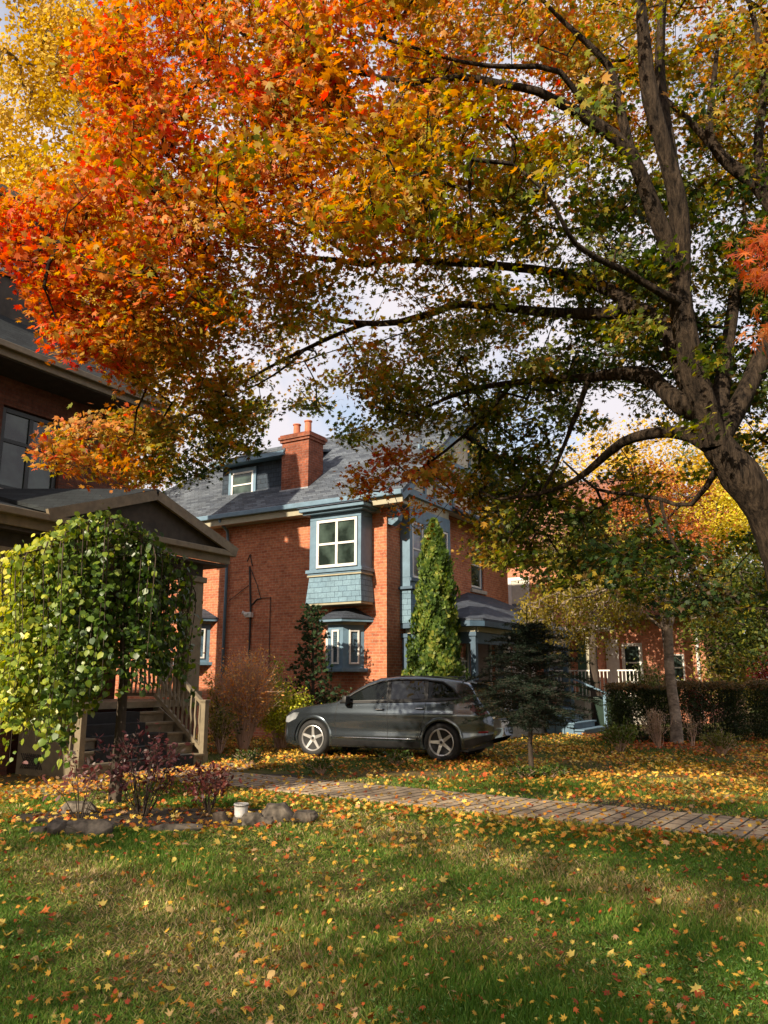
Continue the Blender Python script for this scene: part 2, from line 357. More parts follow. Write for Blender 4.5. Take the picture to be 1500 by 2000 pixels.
def path_mat():
    m, t, b = newmat('paver'); k = nd(t, 'ShaderNodeTexBrick', Scale=1.); co = objco(t)
    k.inputs['Color1'].default_value = (.36, .27, .18, 1); k.inputs['Color2'].default_value = (.43, .33, .22, 1); k.inputs['Mortar'].default_value = (.045, .035, .022, 1)
    k.inputs['Mortar Size'].default_value = .014; k.inputs['Brick Width'].default_value = .34; k.inputs['Row Height'].default_value = .165; k.inputs['Mortar Smooth'].default_value = .25
    mp = nd(t, 'ShaderNodeMapping'); mp.inputs['Rotation'].default_value = (0, 0, R(90)); t.links.new(co, mp.inputs[0]); t.links.new(mp.outputs[0], k.inputs['Vector'])
    f = noise(t, co, 3, 6, .7); g = noise(t, co, 40, 3)
    c = mixc(t, 1., k.outputs['Color'], ramp(t, f, [(.3, (.7,)*3), (.7, (1.2,)*3)]), 'MULTIPLY'); c = mixc(t, 1., c, ramp(t, g, [(.3, (.8,)*3), (.7, (1.15,)*3)]), 'MULTIPLY')
    t.links.new(c, b.inputs['Base Color']); b.inputs['Roughness'].default_value = .9
    inv = nd(t, 'ShaderNodeMath', operation='SUBTRACT'); inv.inputs[0].default_value = 1; t.links.new(k.outputs['Fac'], inv.inputs[1]); bump(t, b, inv.outputs[0], .7, .01); return m
# path in its own frame: x towards the street, y across (near edge .. far edge)
PO = gnd(410, 1506); PA = -R(35.)
pe = (math.cos(PA), math.sin(PA)); pn = (-math.sin(PA), math.cos(PA))
def path_pt(s, wd): return np.array([PO[0]+pe[0]*s+pn[0]*wd, PO[1]+pe[1]*s+pn[1]*wd, 0])
mb = MB(); mb.box(-1.2, 16, -1.28, 0, -.05, .022)
o = mb.build('path', path_mat()); o.location = tuple(PO); o.rotation_euler = (0, 0, PA); tag(o, kind='structure')
def on_path(x, y):
    dx, dy = x-PO[0], y-PO[1]; s = dx*pe[0]+dy*pe[1]; wd = dx*pn[0]+dy*pn[1]
    return (s > -1.2) & (wd > -1.28) & (wd < 0)
# short paved apron in front of the steps
o = MB(); o.box(3.9, 5.0, -12, -.75, -.05, .017); o = o.build('pavement', path_mat()); o.location = tuple(LO); o.rotation_euler = (0, 0, -TH); tag(o, kind='structure')
# flower bed soil
BED = gnd(250, 1600)
mb = MB(); pts = []
for k in range(28):
    a = 2*math.pi*k/28; pts.append((BED[0]+(1.75+.2*math.sin(3*a))*math.cos(a)+.35, BED[1]+(.75+.12*math.cos(2*a))*math.sin(a)+.1, .006))
mb.face(pts); tag(mb.build('flower_bed', plain('bed_soil', (.035, .025, .016), .95, .4, 12, bst=1)), kind='structure')
# bare earth strip along the far side of the path
mb = MB(); pts = []
for k in range(30): pts.append(tuple(path_pt(1.0+k*.5, .02)+np.array([0, 0, .005])))
for k in range(29, -1, -1): pts.append(tuple(path_pt(1.0+k*.5, .15+min(.9, k*.07)+.12*math.sin(k*1.7)+.1*math.sin(k*.6))+np.array([0, 0, .005])))
mb.face(pts); tag(mb.build('bare_earth', plain('earth', (.04, .028, .018), .95, .4, 12, bst=1)), kind='structure')

# ---------------- building helpers ----------------
def Wy(y0, sgn=-1):          # wall facing -y of its house: (a, out, z)
    return lambda a, d, z: (a, y0+sgn*d, z)
def Wx(x0, sgn=1):
    return lambda a, d, z: (x0+sgn*d, a, z)
def window(xf, a0, a1, z0, z1, par, frame='white', gl='glass', fr=.06, out=.06, mull=(), rails=(), sill=None, outer=None, arch=0, blind=0, name='window', label=None):
    """a frame part with pane, sill, casing as its sub-parts"""
    f = MB(xf)
    f.box(a0, a0+fr, -.06, out, z0, z1); f.box(a1-fr, a1, -.06, out, z0, z1); f.box(a0+fr, a1-fr, -.06, out, z1-fr, z1); f.box(a0+fr, a1-fr, -.06, out, z0, z0+fr)
    for q in mull: f.box(q-fr*.5, q+fr*.5, -.06, out-.006, z0+fr, z1-fr)
    for q in rails:
        f.box(a0+fr, a1-fr, -.06, out-.012, q-fr*.4, q+fr*.4)
    fo = f.build(name, M[frame], par, bevel=.006)
    top = fo
    if par.parent is not None: fo = par;   # never deeper than thing > part > sub-part
    if label: top['label'] = label
    g = MB(xf); g.box(a0+fr*.6, a1-fr*.6, -.03, out-.035, z0+fr*.6, z1-fr*.6); g.build('pane', M[gl], fo)
    if blind:
        g = MB(xf); g.box(a0+fr, a1-fr, out-.034, out-.028, z1-fr-blind, z1-fr); g.build('blind', M['blind'], fo)
    if outer:
        c = MB(xf); e = outer[1]
        c.box(a0-e, a0, -.06, out*.7+.02, z0-e*.6, z1+e); c.box(a1, a1+e, -.06, out*.7+.02, z0-e*.6, z1+e); c.box(a0, a1, -.06, out*.7+.02, z1, z1+e); c.box(a0, a1, -.06, out*.7+.02, z0-e*.6, z0)
        c.build('casing', M[outer[0]], fo, bevel=.006)
    if sill:
        s = MB(xf); s.box(a0-.1, a1+.1, -.05, out+.09, z0-.12 if not outer else z0-outer[1]*.6-.1, z0 if not outer else z0-outer[1]*.6); s.build('sill', M[sill], fo, bevel=.008)
    return fo
def holes(xf, A0, A1, Z0, Z1, rects, th, mb):
    """a wall panel with openings, as butted blocks"""
    xs = sorted({A0, A1, *[q for r in rects for q in r[:2]]}); 
    for i in range(len(xs)-1):
        a, b = xs[i], xs[i+1]; cuts = sorted([(r[2], r[3]) for r in rects if r[0] <= a+1e-6 and r[1] >= b-1e-6]); z = Z0
        for c0, c1 in cuts:
            if c0 > z: mb.box(a, b, -th, 0, z, c0)
            z = c1
        if z < Z1: mb.box(a, b, -th, 0, z, Z1)

# ======================= main brick house =======================
H = empty('brick_house', tuple(MO), -TH)
tag(H, 'red brick house with blue bay windows, slate roof and brick chimney behind the car', 'house')
D = 7.9; RZ = 9.72; SL = .775; RY = 3.95
def rz(y): return RZ-SL*abs(y-RY)
mb = MB()
mb.box(-11.4, 0, 0, .3, 0, 6.42)                                        # side wall
# front wall with two window openings
fw = MB(Wx(0)); holes(Wx(0), .3, D, 0, 6.42, [(5.2, 6.15, 4.35, 5.75)], .3, fw)
n = len(mb.v); mb.v += fw.v; mb.f += [[i+n for i in f] for f in fw.f]
mb.box(-11.4, 0, D, D+.3, 0, 6.42); mb.box(-11.4, -11.1, .3, D, 0, 6.42)
mb.build('wall', M['brick'], H)
# brick corner pier, a little proud
# roof
ro = MB(); ex = .75; e0 = -.45; e1 = 8.35
ro.slab([(ex, e0, rz(e0)), (ex, RY, RZ), (-8.5, RY, RZ), (-12.0, e0, rz(e0))], .12)
ro.slab([(ex, RY, RZ), (ex, e1, rz(e1)), (-12.0, e1, rz(e1)), (-8.5, RY, RZ)], .12)
ro.slab([(-8.5, RY, RZ), (-12.0, e1, rz(e1)), (-12.0, e0, rz(e0))], .12)
roof = ro.build('roof', M['slate'], H)
g = MB(); g.box(-12, ex, e0-.11, e0-.005, rz(e0)-.16, rz(e0)-.02); g.build('gutter', M['blue'], H, bevel=.02)
g = MB(); g.box(-11.9, ex-.02, e0+.01, e0+.06, rz(e0)-.34, rz(e0)-.13); g.build('fascia', M['cream_trim'], H)
g = MB(); g.box(-11.9, ex-.1, e0+.06, 0-.002, rz(e0)-.33, rz(e0)-.26); g.build('soffit', M['cream_trim'], H)
# gable front (stucco with blue timbers)
gx = .3
gm = MB(); gm.prism([(.02, 6.42), (D-.02, 6.42), (RY+.02+ (D/2-.1), rz(D)-.16), (RY, RZ-.22), (.1, rz(0)-.16)], .02, gx, 'x'); gab = gm.build('gable', M['cream'], H)
tb = MB()
for y in (.75, 1.55, 2.15, 3.35, 4.55, 5.75, 6.6, 7.3): tb.box(gx+.002, gx+.05, y-.06, y+.06, 6.6, rz(y)-.22)
tb.box(gx+.002, gx+.056, .05, D-.05, 6.42, 6.6); tb.box(gx+.002, gx+.053, 1.2, 6.7, 7.85, 7.98)
tb.build('timber', M['blue'], gab)
for s in (0, 1):
    b = MB(); ya, yb = ((e0, RY) if s == 0 else (e1, RY))
    b.bar((ex-.03, ya, rz(ya)-.17), (ex-.03, yb, RZ-.17), .05, .26); b.build('barge_board', M['blue'], H)
pk = MB(); pk.slab([(gx+.45, 3.2, 6.32), (gx+.45, D+.1, 6.32), (gx+.03, D+.1, 6.6), (gx+.03, 3.2, 6.6)], .05); pk.build('pent_roof', M['slate_porch'], H)
window(Wx(gx), 2.35, 3.15, 7.05, 7.8, H, 'white', 'glass_blue', mull=(2.75,), outer=('blue', .1))
for y in (.16, 7.55):
    b = MB(); pr = [(0, 5.55), (.12, 5.5), (.3, 5.62), (.34, 5.8), (.24, 5.95), (.3, 6.15), (.5, 6.3), (.6, 6.42), (0, 6.42)]
    b.prism([(x+.002, z) for x, z in pr], y-.1, y+.12, 'y'); b.build('bracket', M['blue'], H, bevel=.015)
b = MB(); b.box(-.45, -.17, -.03, -.002, 5.86, 5.98); b.build('stone_block', M['stone'], H)
# chimney
cm = MB(); cm.box(-3.88, -2.9, .42, 1.15, 6.55, 8.45); cm.box(-3.93, -2.85, .37, 1.2, 8.45, 8.53); cm.box(-3.97, -2.81, .33, 1.24, 8.53, 8.62); cm.box(-3.93, -2.85, .37, 1.2, 8.62, 8.68)
ch = cm.build('chimney', M['chim'], H)
for x, hh in ((-3.62, .42), (-3.2, .46)):
    b = MB(); b.lathe([(.13, 0), (.13, .06), (.105, .09), (.10, hh-.05), (.125, hh-.03), (.125, hh)], (x, .78, 8.68), 16); b.build('chimney_pot', M['terra'], ch)
b = MB(); b.box(-3.91, -2.87, .385, .42, 6.85, 7.0); b.build('flashing', M['lead'], ch)
# dormer
dz0 = 6.75
dm = MB(); dm.box(-6.5, -6.2, .75, 2.6, dz0, 8.15); dm.box(-5.1, -3.95, .75, 2.6, dz0, 8.15); dm.box(-6.2, -5.1, .75, 2.6, dz0, 6.98); dm.box(-6.2, -5.1, .75, 2.6, 7.9, 8.15); dm.box(-6.2, -5.1, 1.2, 2.6, 6.98, 7.9)
dor = dm.build('dormer', M['shaded_shingle_wall'], H)
d2 = MB(); d2.slab([(-6.75, .38, 8.28), (-3.75, .38, 8.28), (-3.75, 3.2, 8.95), (-6.75, 3.2, 8.95)], .08); d2.build('dormer_roof', M['slate'], dor)
d2 = MB(); d2.box(-6.73, -3.77, .34, .42, 8.08, 8.21); d2.box(-6.7, -3.8, .42, .75, 8.1, 8.16); d2.build('dormer_fascia', M['blue'], dor)
window(Wy(.75), -6.08, -5.2, 7.03, 7.88, dor, 'white', 'glass', rails=(7.47,), outer=('blue', .11), fr=.06)
# box bay upstairs
bb = MB(); bx0, bx1, by = -2.07, -.44, -.56
bb.box(bx0, bx1, by, -.002, 5.72, 5.86); bb.box(bx0, -1.84, by, -.002, 4.38, 5.72); bb.box(-.56+.02, bx1, by, -.002, 4.38, 5.72); bb.box(-1.84, -.54, by+.12, -.002, 4.38, 5.72)
bay = bb.build('bay_window', M['blue'], H, bevel=.01); bay['label'] = 'square blue bay window upstairs on the side wall'
wb = window(Wy(by+.02), -1.83, -.55, 4.42, 5.7, bay, 'white', 'glass', mull=(-1.19,), rails=(5.05,), fr=.075, out=.05)
q = MB(); q.box(bx0-.07, bx1+.07, by-.08, -.002, 4.29, 4.38); q.box(bx0-.03, bx1+.03, by-.04, -.002, 4.24, 4.29); q.build('sill', M['blue'], bay, bevel=.008)
q = MB(); q.box(bx0-.04, bx1+.04, by-.04, -.002, 4.20, 4.238); q.build('moulding', M['cream_trim'], bay)
q = MB()
P0 = [(bx0-.06, by-.06, 3.5), (bx1+.06, by-.06, 3.5), (bx1+.06, -.002, 3.5), (bx0-.06, -.002, 3.5), (bx0+.01, by-.0, 4.2), (bx1-.01, by-.0, 4.2), (bx1-.01, -.002, 4.2), (bx0+.01, -.002, 4.2)]
q.hexa(P0); q.build('shingle_skirt', M['blue_shingle'], bay)
q = MB(); q.box(bx0-.04, bx1+.04, by-.04, -.002, 3.44, 3.498); q.build('under_trim', M['cream_trim'], bay)
q = MB(); q.box(bx0-.14, bx1+.14, by-.16, -.002, 5.862, 5.93); q.box(bx0-.2, bx1+.24, by-.26, -.002, 5.93, 6.03); q.build('cornice', M['blue'], bay, bevel=.012)
q = MB(); q.slab([(bx0-.24, by-.3, 6.05), (bx1+.28, by-.3, 6.05), (bx1+.1, -.002, 6.3), (bx0-.05, -.002, 6.3)], .02)
q.slab([(bx1+.28, by-.3, 6.05), (bx1+.28, -.002, 6.05), (bx1+.1, -.002, 6.3)], .02); q.slab([(bx0-.24, -.002, 6.05), (bx0-.24, by-.3, 6.05), (bx0-.05, -.002, 6.3)], .02); q.build('bay_roof', M['slate_porch'], bay)
# canted small bays
def small_bay(dx, dz, label):
    o = empty('bay_window'); o.parent = H; o.location = (dx, 0, dz); o['label'] = label
    pts = [(-1.86, -.002), (-1.5, -.45), (-1.04, -.45), (-.68, -.002)]
    q = MB(); q.prism(pts, 1.83, 2.93); q.build('bay_wall', M['blue'], o)
    segs = [(pts[0], pts[1]), (pts[1], pts[2]), (pts[2], pts[3])]
    for (a, b) in segs:
        L = math.hypot(b[0]-a[0], b[1]-a[1]); ux, uy = (b[0]-a[0])/L, (b[1]-a[1])/L; nx, ny = uy, -ux
        xf = (lambda a=a, ux=ux, uy=uy, nx=nx, ny=ny: (lambda s, d, z: (a[0]+ux*s+nx*d, a[1]+uy*s+ny*d, z)))()
        window(xf, L*.28, L*.76, 1.93, 2.8, o, 'white', 'glass', fr=.045, out=.035)
    sp = [(-1.97, -.002), (-1.55, -.56), (-.99, -.56), (-.55, -.002)]
    q = MB(); q.prism(sp, 1.74, 1.83); q.build('sill', M['blue'], o, bevel=.008)
    q = MB(); q.prism([(-1.93, -.002), (-1.53, -.52), (-1.01, -.52), (-.6, -.002)], 2.93, 3.0); q.build('frieze', M['cream_trim'], o)
    ep = [(-2.12, -.002), (-1.62, -.7), (-.92, -.7), (-.4, -.002)]
    q = MB(); q.prism(ep, 3.0, 3.07); q.build('eave', M['blue'], o)
    ap = [(-1.62, -.002, 3.38), (-1.42, -.12, 3.38), (-1.12, -.12, 3.38), (-.95, -.002, 3.38)]
    ep = [(-2.15, -.002, 3.09), (-1.63, -.73, 3.09), (-.91, -.73, 3.09), (-.37, -.002, 3.09)]
    q = MB()
    for i in range(3): q.slab([ep[i], ep[i+1], ap[i+1], ap[i]], .018)
    q.slab(ap, .018); q.build('bay_roof', M['slate_porch'], o)
small_bay(0, 0, 'small canted blue bay window downstairs near the house corner')
small_bay(-5.35, .22, 'second canted bay window, half hidden behind the porch')
# downpipe, wires, lamp
q = MB(); q.tube([(-5.43, e0-.02, 6.15), (-5.43, e0+.1, 6.0), (-5.43, -.1, 5.85), (-5.43, -.07, 5.6), (-5.43, -.07, .3)], .045, 8); q.build('downpipe', M['blue'], H, smooth=True)
q = MB()
q.tube([(-4.6, -.02, 4.75), (-4.5, -.03, 3.5), (-4.5, -.03, 1.2)], .028, 6); q.tube([(-4.6, -.02, 4.75), (-4.3, -.02, 4.2), (-4.15, -.02, 3.8), (-3.8, -.02, 3.82), (-3.78, -.02, 1.2)], .012, 5)
q.tube([(-4.5, -.02, 3.6), (-4.3, -.02, 3.78), (-4.15, -.02, 3.8)], .018, 5); q.tube([(-4.62, -.02, 4.2), (-5.3, -.05, 3.8)], .01, 5); q.tube([(-4.7, -.02, 4.9), (-4.6, -.02, 5.1), (-4.5, -.02, 4.75)], .015, 5)
q.build('cable', M['cable'], H)
q = MB(); q.box(-4.62, -4.42, -.12, -.002, 3.28, 3.42); q.tube([(-4.55, -.12, 3.38), (-4.65, -.22, 3.42)], [.02, .05], 10); q.tube([(-4.5, -.12, 3.4), (-4.56, -.23, 3.34)], [.02, .045], 10); q.build('flood_lamp', M['white'], H)
# front oriel
q = MB(); q.box(.002, .3, .7, 3.15, 3.9, 4.2); q.box(.002, .3, .7, 3.15, 5.75, 6.15); q.box(.002, .3, .7, .86, 4.2, 5.75); q.box(.002, .3, 1.5, 1.66, 4.2, 5.75); q.box(.002, .3, 2.28, 2.42, 4.2, 5.75); q.box(.002, .3, 3.02, 3.15, 4.2, 5.75)
q.box(.002, .1, .86, 3.02, 4.2, 5.75)
ori = q.build('oriel', M['blue'], H, bevel=.01)
for a, b in ((.86, 1.5), (1.66, 2.28), (2.42, 3.02)): window(Wx(.26), a+.01, b-.01, 4.21, 5.74, ori, 'white', 'glass_blue', rails=(5.0,), fr=.055, out=.03)
q = MB(); q.box(.002, .33, .68, 3.17, 3.0, 3.9); q.build('shingle_skirt', M['blue_shingle'], ori)
q = MB(); q.box(.002, .42, .6, 3.25, 3.88, 3.95); q.box(.302, .36, .66, 3.19, 4.1, 4.18); q.build('sill', M['blue_dk'], ori)
q = MB(); q.box(.002, .27, .72, 3.13, 6.15, 6.4); q.build('frieze', M['cream_trim'], ori)
# upper window of the front
window(Wx(-.1), 5.26, 6.09, 4.42, 5.7, H, 'white', 'glass', rails=(5.15,), outer=('blue_dk', .06), out=.04)
q = MB(Wx(0)); q.box(5.1, 6.25, -.2, .07, 4.24, 4.35); q.build('sill', M['stone'], H)
q = MB(); 
for k in range(9):
    a = R(20+140*k/8); q.bar((.004, 5.675+.42*math.cos(a), 5.62+.42*math.sin(a)), (.004, 5.675+.56*math.cos(a), 5.62+.56*math.sin(a)), .12, .04, up=(1, 0, 0))
q.build('arch', M['brick'], H)
# porch
pr = MB(); ez = 3.06
E1, E2, E3, E4 = (.0, .72, ez), (2.25, .72, ez), (2.25, 8.3, ez), (.0, 8.3, ez); T1, T2 = (.002, 4.9, 4.15), (.002, 6.6, 4.15); E1b = (2.25, .72, ez)
pr.slab([(.002, .72, ez+.06), (2.0, .72, ez), (2.25, .97, ez), (1.0, 4.0, 3.75), (.002, 4.9, 4.2)], .06)
pr.slab([(2.25, .97, ez), (2.25, 8.3, ez), (1.0, 7.2, 3.75), (1.0, 4.0, 3.75)], .06)
pr.slab([(1.0, 4.0, 3.75), (1.0, 7.2, 3.75), (.002, 6.8, 4.2), (.002, 4.9, 4.2)], .06)
pr.slab([(2.25, 8.3, ez), (.002, 8.3, ez), (.002, 6.8, 4.2), (1.0, 7.2, 3.75)], .06)
po = empty('porch'); po.parent = H
pr.build('porch_roof', M['slate_porch'], po)
q = MB(); q.prism([(.002, .7), (2.0, .7), (2.28, .98), (2.28, 8.3), (.002, 8.3)], ez-.2, ez-.065); q.build('gutter', M['blue_dk'], po)
q = MB(); q.box(.05, 2.05, .9, .98, ez-.33, ez-.202); q.box(2.0, 2.1, .98, 8.2, ez-.33, ez-.202); q.build('frieze', M['cream_trim'], po)
q = MB(); q.box(1.95, 2.06, .98, 8.2, ez-.62, ez-.335); q.box(.05, 1.95, .92, 1.0, ez-.62, ez-.335); q.build('beam', M['blue_dk'], po)
for (x, y) in ((1.98, .98), (1.98, 3.1), (1.98, 4.15), (1.98, 6.2), (1.98, 8.05), (.1, .82)):
    q = MB(); q.box(x-.07, x+.07, y-.07, y+.07, .75, ez-.34); q.box(x-.1, x+.1, y-.1, y+.1, ez-.44, ez-.338); q.box(x-.1, x+.1, y-.1, y+.1, .75, .95); q.build('column', M['white'] if y in (3.1, 4.15) else M['blue_dk'], po)
q = MB(); q.box(.002, 2.1, .9, 8.2, .62, .75); q.build('porch_floor', M['blue_dk'], po)
q = MB(); q.box(.002, 2.0, 1.0, 8.1, 0, .62); q.build('porch_base', M['concrete'], po)
# front door and ground-floor windows
q = MB(Wx(0)); q.box(5.3, 6.3, .0, .06, .76, 2.75); do = q.build('door', plain('dark_door', (.03, .022, .018), .4), H)
q = MB(Wx(0)); q.box(5.18, 5.3, .002, .1, .76, 2.87); q.box(6.3, 6.42, .002, .1, .76, 2.87); q.box(5.3, 6.3, .002, .1, 2.75, 2.87); q.build('door_frame', M['white'], do)
q = MB(); q.lathe([(.0, .0), (.1, .0), (.1, .025), (0, .03)], (.06, 5.8, 0), 14, 'z')
q = MB(lambda a, d, z: (d, a, z)); q.prism([(5.8+.09*math.cos(2*math.pi*k/14), 1.75+.14*math.sin(2*math.pi*k/14)) for k in range(14)], .061, .08, 'y'); q.build('door_plaque', M['cream'], do)
window(Wx(0), 3.9, 4.75, 1.5, 2.7, H, 'white', 'glass', rails=(2.1,), outer=('blue', .1)); window(Wx(0), 1.35, 2.9, 1.35, 2.65, H, 'white', 'glass', mull=(2.1,), outer=('blue', .12))
window(Wx(0), 6.9, 7.6, 1.5, 2.7, H, 'white', 'glass_blue', rails=(2.1,))
# blue porch steps with handrail
st = empty('porch_steps'); st.parent = H; st['label'] = 'blue painted steps with a slanting handrail'
for k in range(4):
    q = MB(); z = .18*(4-k)-.04; q.box(2.1+.28*k, 2.1+.28*(k+1)+.03, 5.6, 7.3+.25*k, z-.045, z); q.box(2.1+.28*k, 2.1+.28*(k+1)-.02, 5.65, 7.25+.25*k, 0, z-.046); q.build('tread', M['blue'], st, bevel=.008)
q = MB(); q.box(3.15, 3.24, 8.0, 8.09, 0, 1.1); q.build('rail_post', M['blue'], st); q = MB(); q.box(2.12, 2.2, 8.0, 8.09, 0, 1.6); q.build('rail_post', M['blue'], st); q = MB(); q.bar((2.0, 8.045, 1.66), (3.4, 8.045, 1.08), .08, .05); q.build('handrail', M['blue'], st)

# ======================= near house on the left =======================
L = empty('porch_house', tuple(LO), -TH); tag(L, 'dark brick house with tan gabled porch and wide eaves at the left edge', 'house')
mb = MB(); wn = [(-3.32, -1.9, 5.25, 7.0), (-8.2, -6.8, 5.25, 7.0), (-5.4, -4.4, 1.2, 3.3), (-3.2, -1.6, 1.9, 3.2)]
fw = MB(Wx(0)); holes(Wx(0), -13, 0, 0, 7.75, wn, .3, fw); mb.v = fw.v; mb.f = fw.f
mb.box(-2.3, -.3, -.3, 0, 0, 7.75); mb.box(-2.3, -2.0, -13, -.3, 0, 7.75)
mb.box(-7, -2.3, -13, -6.5, 0, 7.75)  # unseen rear: shallow block and set-back wing, shaped to let sun past
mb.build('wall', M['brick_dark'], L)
sl = .86; zz = 7.88
ro = MB(); ea = .92; eb = .12; k2 = 1.75
ro.slab([(ea, -13.5, zz), (ea, eb, zz), (ea-k2, eb-k2, zz+sl*k2), (ea-k2, -13.5, zz+sl*k2)], .1)
ro.slab([(ea, eb, zz), (-2.6, eb, zz), (-2.6, eb-k2, zz+sl*k2), (ea-k2, eb-k2, zz+sl*k2)], .1)
ro.slab([(ea-k2, eb-k2, zz+sl*k2), (-2.6, eb-k2, zz+sl*k2), (-2.6, -13.5, zz+sl*k2), (ea-k2, -13.5, zz+sl*k2)], .1)
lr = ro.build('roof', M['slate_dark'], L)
q = MB(); q.box(ea, ea+.11, -13.5, eb+.02, zz-.14, zz-.01); q.box(ea-.03, ea+.0, -13.5, eb, zz-.28, zz-.105); q.build('gutter', M['tan_lt'], L, bevel=.02)
q = MB(); q.box(.0, ea-.04, -13.5, eb, zz-.3, zz-.24); q.box(-2.4, 0, .002, eb, zz-.3, zz-.24); q.build('soffit', M['soffit'], L)
# roof dormer with overhanging roof
q = MB(); q.box(-2.5, -.5, -6, -2.15, zz+.4, 11.6); dl = q.build('dormer', M['soffit'], L)
q = MB(); q.slab([(-.1, -6.4, 11.75), (-.1, -1.1, 11.75), (-1.6, -2.2, 12.6), (-1.6, -6.4, 12.6)], .1); q.slab([(-.1, -1.1, 11.75), (-2.7, -1.1, 11.75), (-2.7, -2.2, 12.6), (-1.6, -2.2, 12.6)], .1); q.build('dormer_roof', M['slate_dark'], dl)
q = MB(); q.box(-.1, 0, -6.4, -1.05, 11.56, 11.69); q.box(-2.7, 0, -1.05, -.97, 11.56, 11.69); q.box(-.09, -.4, -6.4, -1.1, 11.5, 11.55); q.build('dormer_gutter', M['tan_lt'], dl)
window(Wx(-.5), -3.6, -2.5, 10.0, 11.3, dl, 'dkframe', 'glass_blue', mull=(-3.05,))
# upper windows
for (a, b, z0, z1) in wn[:2]:
    window(Wx(-.12), a+.02, b-.02, z0+.02, z1-.02, L, 'dkframe', 'glass', mull=((a+b)/2,), rails=(z0+1.05,), fr=.1, out=.05)
    q = MB(Wx(0)); q.box(a-.25, b+.25, -.1, .12, z0-.16, z0-.002); q.build('sill', M['stone'], L, bevel=.01)
q = MB(Wx(0)); q.box(-5.35, -4.45, -.2, -.1, 1.2, 3.25); q.build('door', M['dkframe'], L); window(Wx(-.12), -3.18, -1.62, 1.92, 3.18, L, 'dkframe', 'glass', mull=(-2.4,))
# porch
P = empty('porch'); P.parent = L
gz = 4.34; gx1 = 2.5; ye = .82
q = MB(); q.slab([(gx1, -13, gz), (gx1, ye, gz), (.002, ye, gz+.75), (.002, -13, gz+.75)], .07); q.build('porch_roof', M['slate_dark'], P)
apx = -1.52; az = 5.28
q = MB(); q.slab([(gx1+.12, apx, az), (gx1+.12, ye+.05, gz+.08), (.002, ye+.05, gz+.08+.62), (.002, apx, az+.02)], .07); q.slab([(gx1+.12, apx, az), (.002, apx, az+.02), (.002, -3.9, gz+.78), (gx1+.12, -3.9, gz+.08)], .07); q.build('pediment_roof', M['slate_dark'], P)
q = MB(); q.prism([(-3.7, gz-.02), (ye-.1, gz-.02), (apx, az-.16)], gx1-.06, gx1-.01, 'x'); q.build('pediment', M['soffit'], P)
q = MB(); q.bar((gx1+.1, apx+.02, az-.13), (gx1+.1, ye+.08, gz-.02), .07, .2); q.bar((gx1+.1, apx-.02, az-.13), (gx1+.1, -3.95, gz-.02), .07, .2); q.build('barge_board', M['tan'], P)
q = MB(); q.box(gx1+.0, gx1+.13, -13, ye+.06, gz-.13, gz-.005); q.box(gx1-.04, gx1, -13, ye, gz-.3, gz-.08); q.build('gutter', M['tan_lt'], P, bevel=.015)
q = MB(); q.box(.01, gx1-.05, -13, ye-.02, gz-.36, gz-.3); q.build('porch_ceiling', M['soffit'], P)
q = MB(); q.box(1.95, 2.2, -13, .3, gz-.62, gz-.365); q.box(.0, 1.95, .1, .3, gz-.62, gz-.365); q.build('beam', M['soffit'], P)
for y in (.12, -4.35, -8.5, -12.2):
    q = MB(); q.box(1.9, 2.25, y-.18, y+.17, 1.1, gz-.625); q.box(1.85, 2.3, y-.23, y+.22, gz-.75, gz-.628); q.box(1.85, 2.3, y-.23, y+.22, 1.1, 1.3); q.build('column', M['tan_lt'], P, bevel=.01)
q = MB(); q.box(.002, 2.35, -13, .35, 1.0, 1.12); q.build('porch_floor', M['tan'], P)
q = MB(); q.box(.002, 2.2, -13, -4.0, 0, 1.0); q.box(.002, 2.2, -.9, .25, 0, 1.0); q.box(.002, 2.0, -4.0, -.9, 0, .99); q.build('porch_base', M['brick_dark'], P)
def rail_panel(a, b, z0a, z0b, hgt, nb, par, m, name='railing'):
    q = MB(); a = Vector(a); b = Vector(b)
    q.bar((a.x, a.y, z0a+hgt), (b.x, b.y, z0b+hgt), .09, .06); q.bar((a.x, a.y, z0a+.1), (b.x, b.y, z0b+.1), .06, .07); r_ = q.build(name, m, par)
    if par.parent is not None: r_ = par
    for k in range(nb):
        f = (k+.5)/nb; x = a.x+(b.x-a.x)*f; y = a.y+(b.y-a.y)*f; z = z0a+(z0b-z0a)*f
        q = MB(); hh = hgt-.07
        q.tube([(x, y, z+.1), (x, y, z+.1+hh*.25), (x+.02, y, z+.1+hh*.35), (x-.01, y, z+.1+hh*.55), (x, y, z+.03+hh)], [.022, .022, .03, .026, .022], 4); q.build('baluster', m, r_)
rail_panel((.1, .2, 0), (1.85, .2, 0), 1.12, 1.12, .9, 13, P, M['tan_lt'])
rail_panel((2.1, -8.3, 0), (2.1, -4.55, 0), 1.12, 1.12, .9, 26, P, M['tan_lt'])
rail_panel((2.1, -.75, 0), (2.1, -.1, 0), 1.12, 1.12, .9, 5, P, M['tan_lt'])
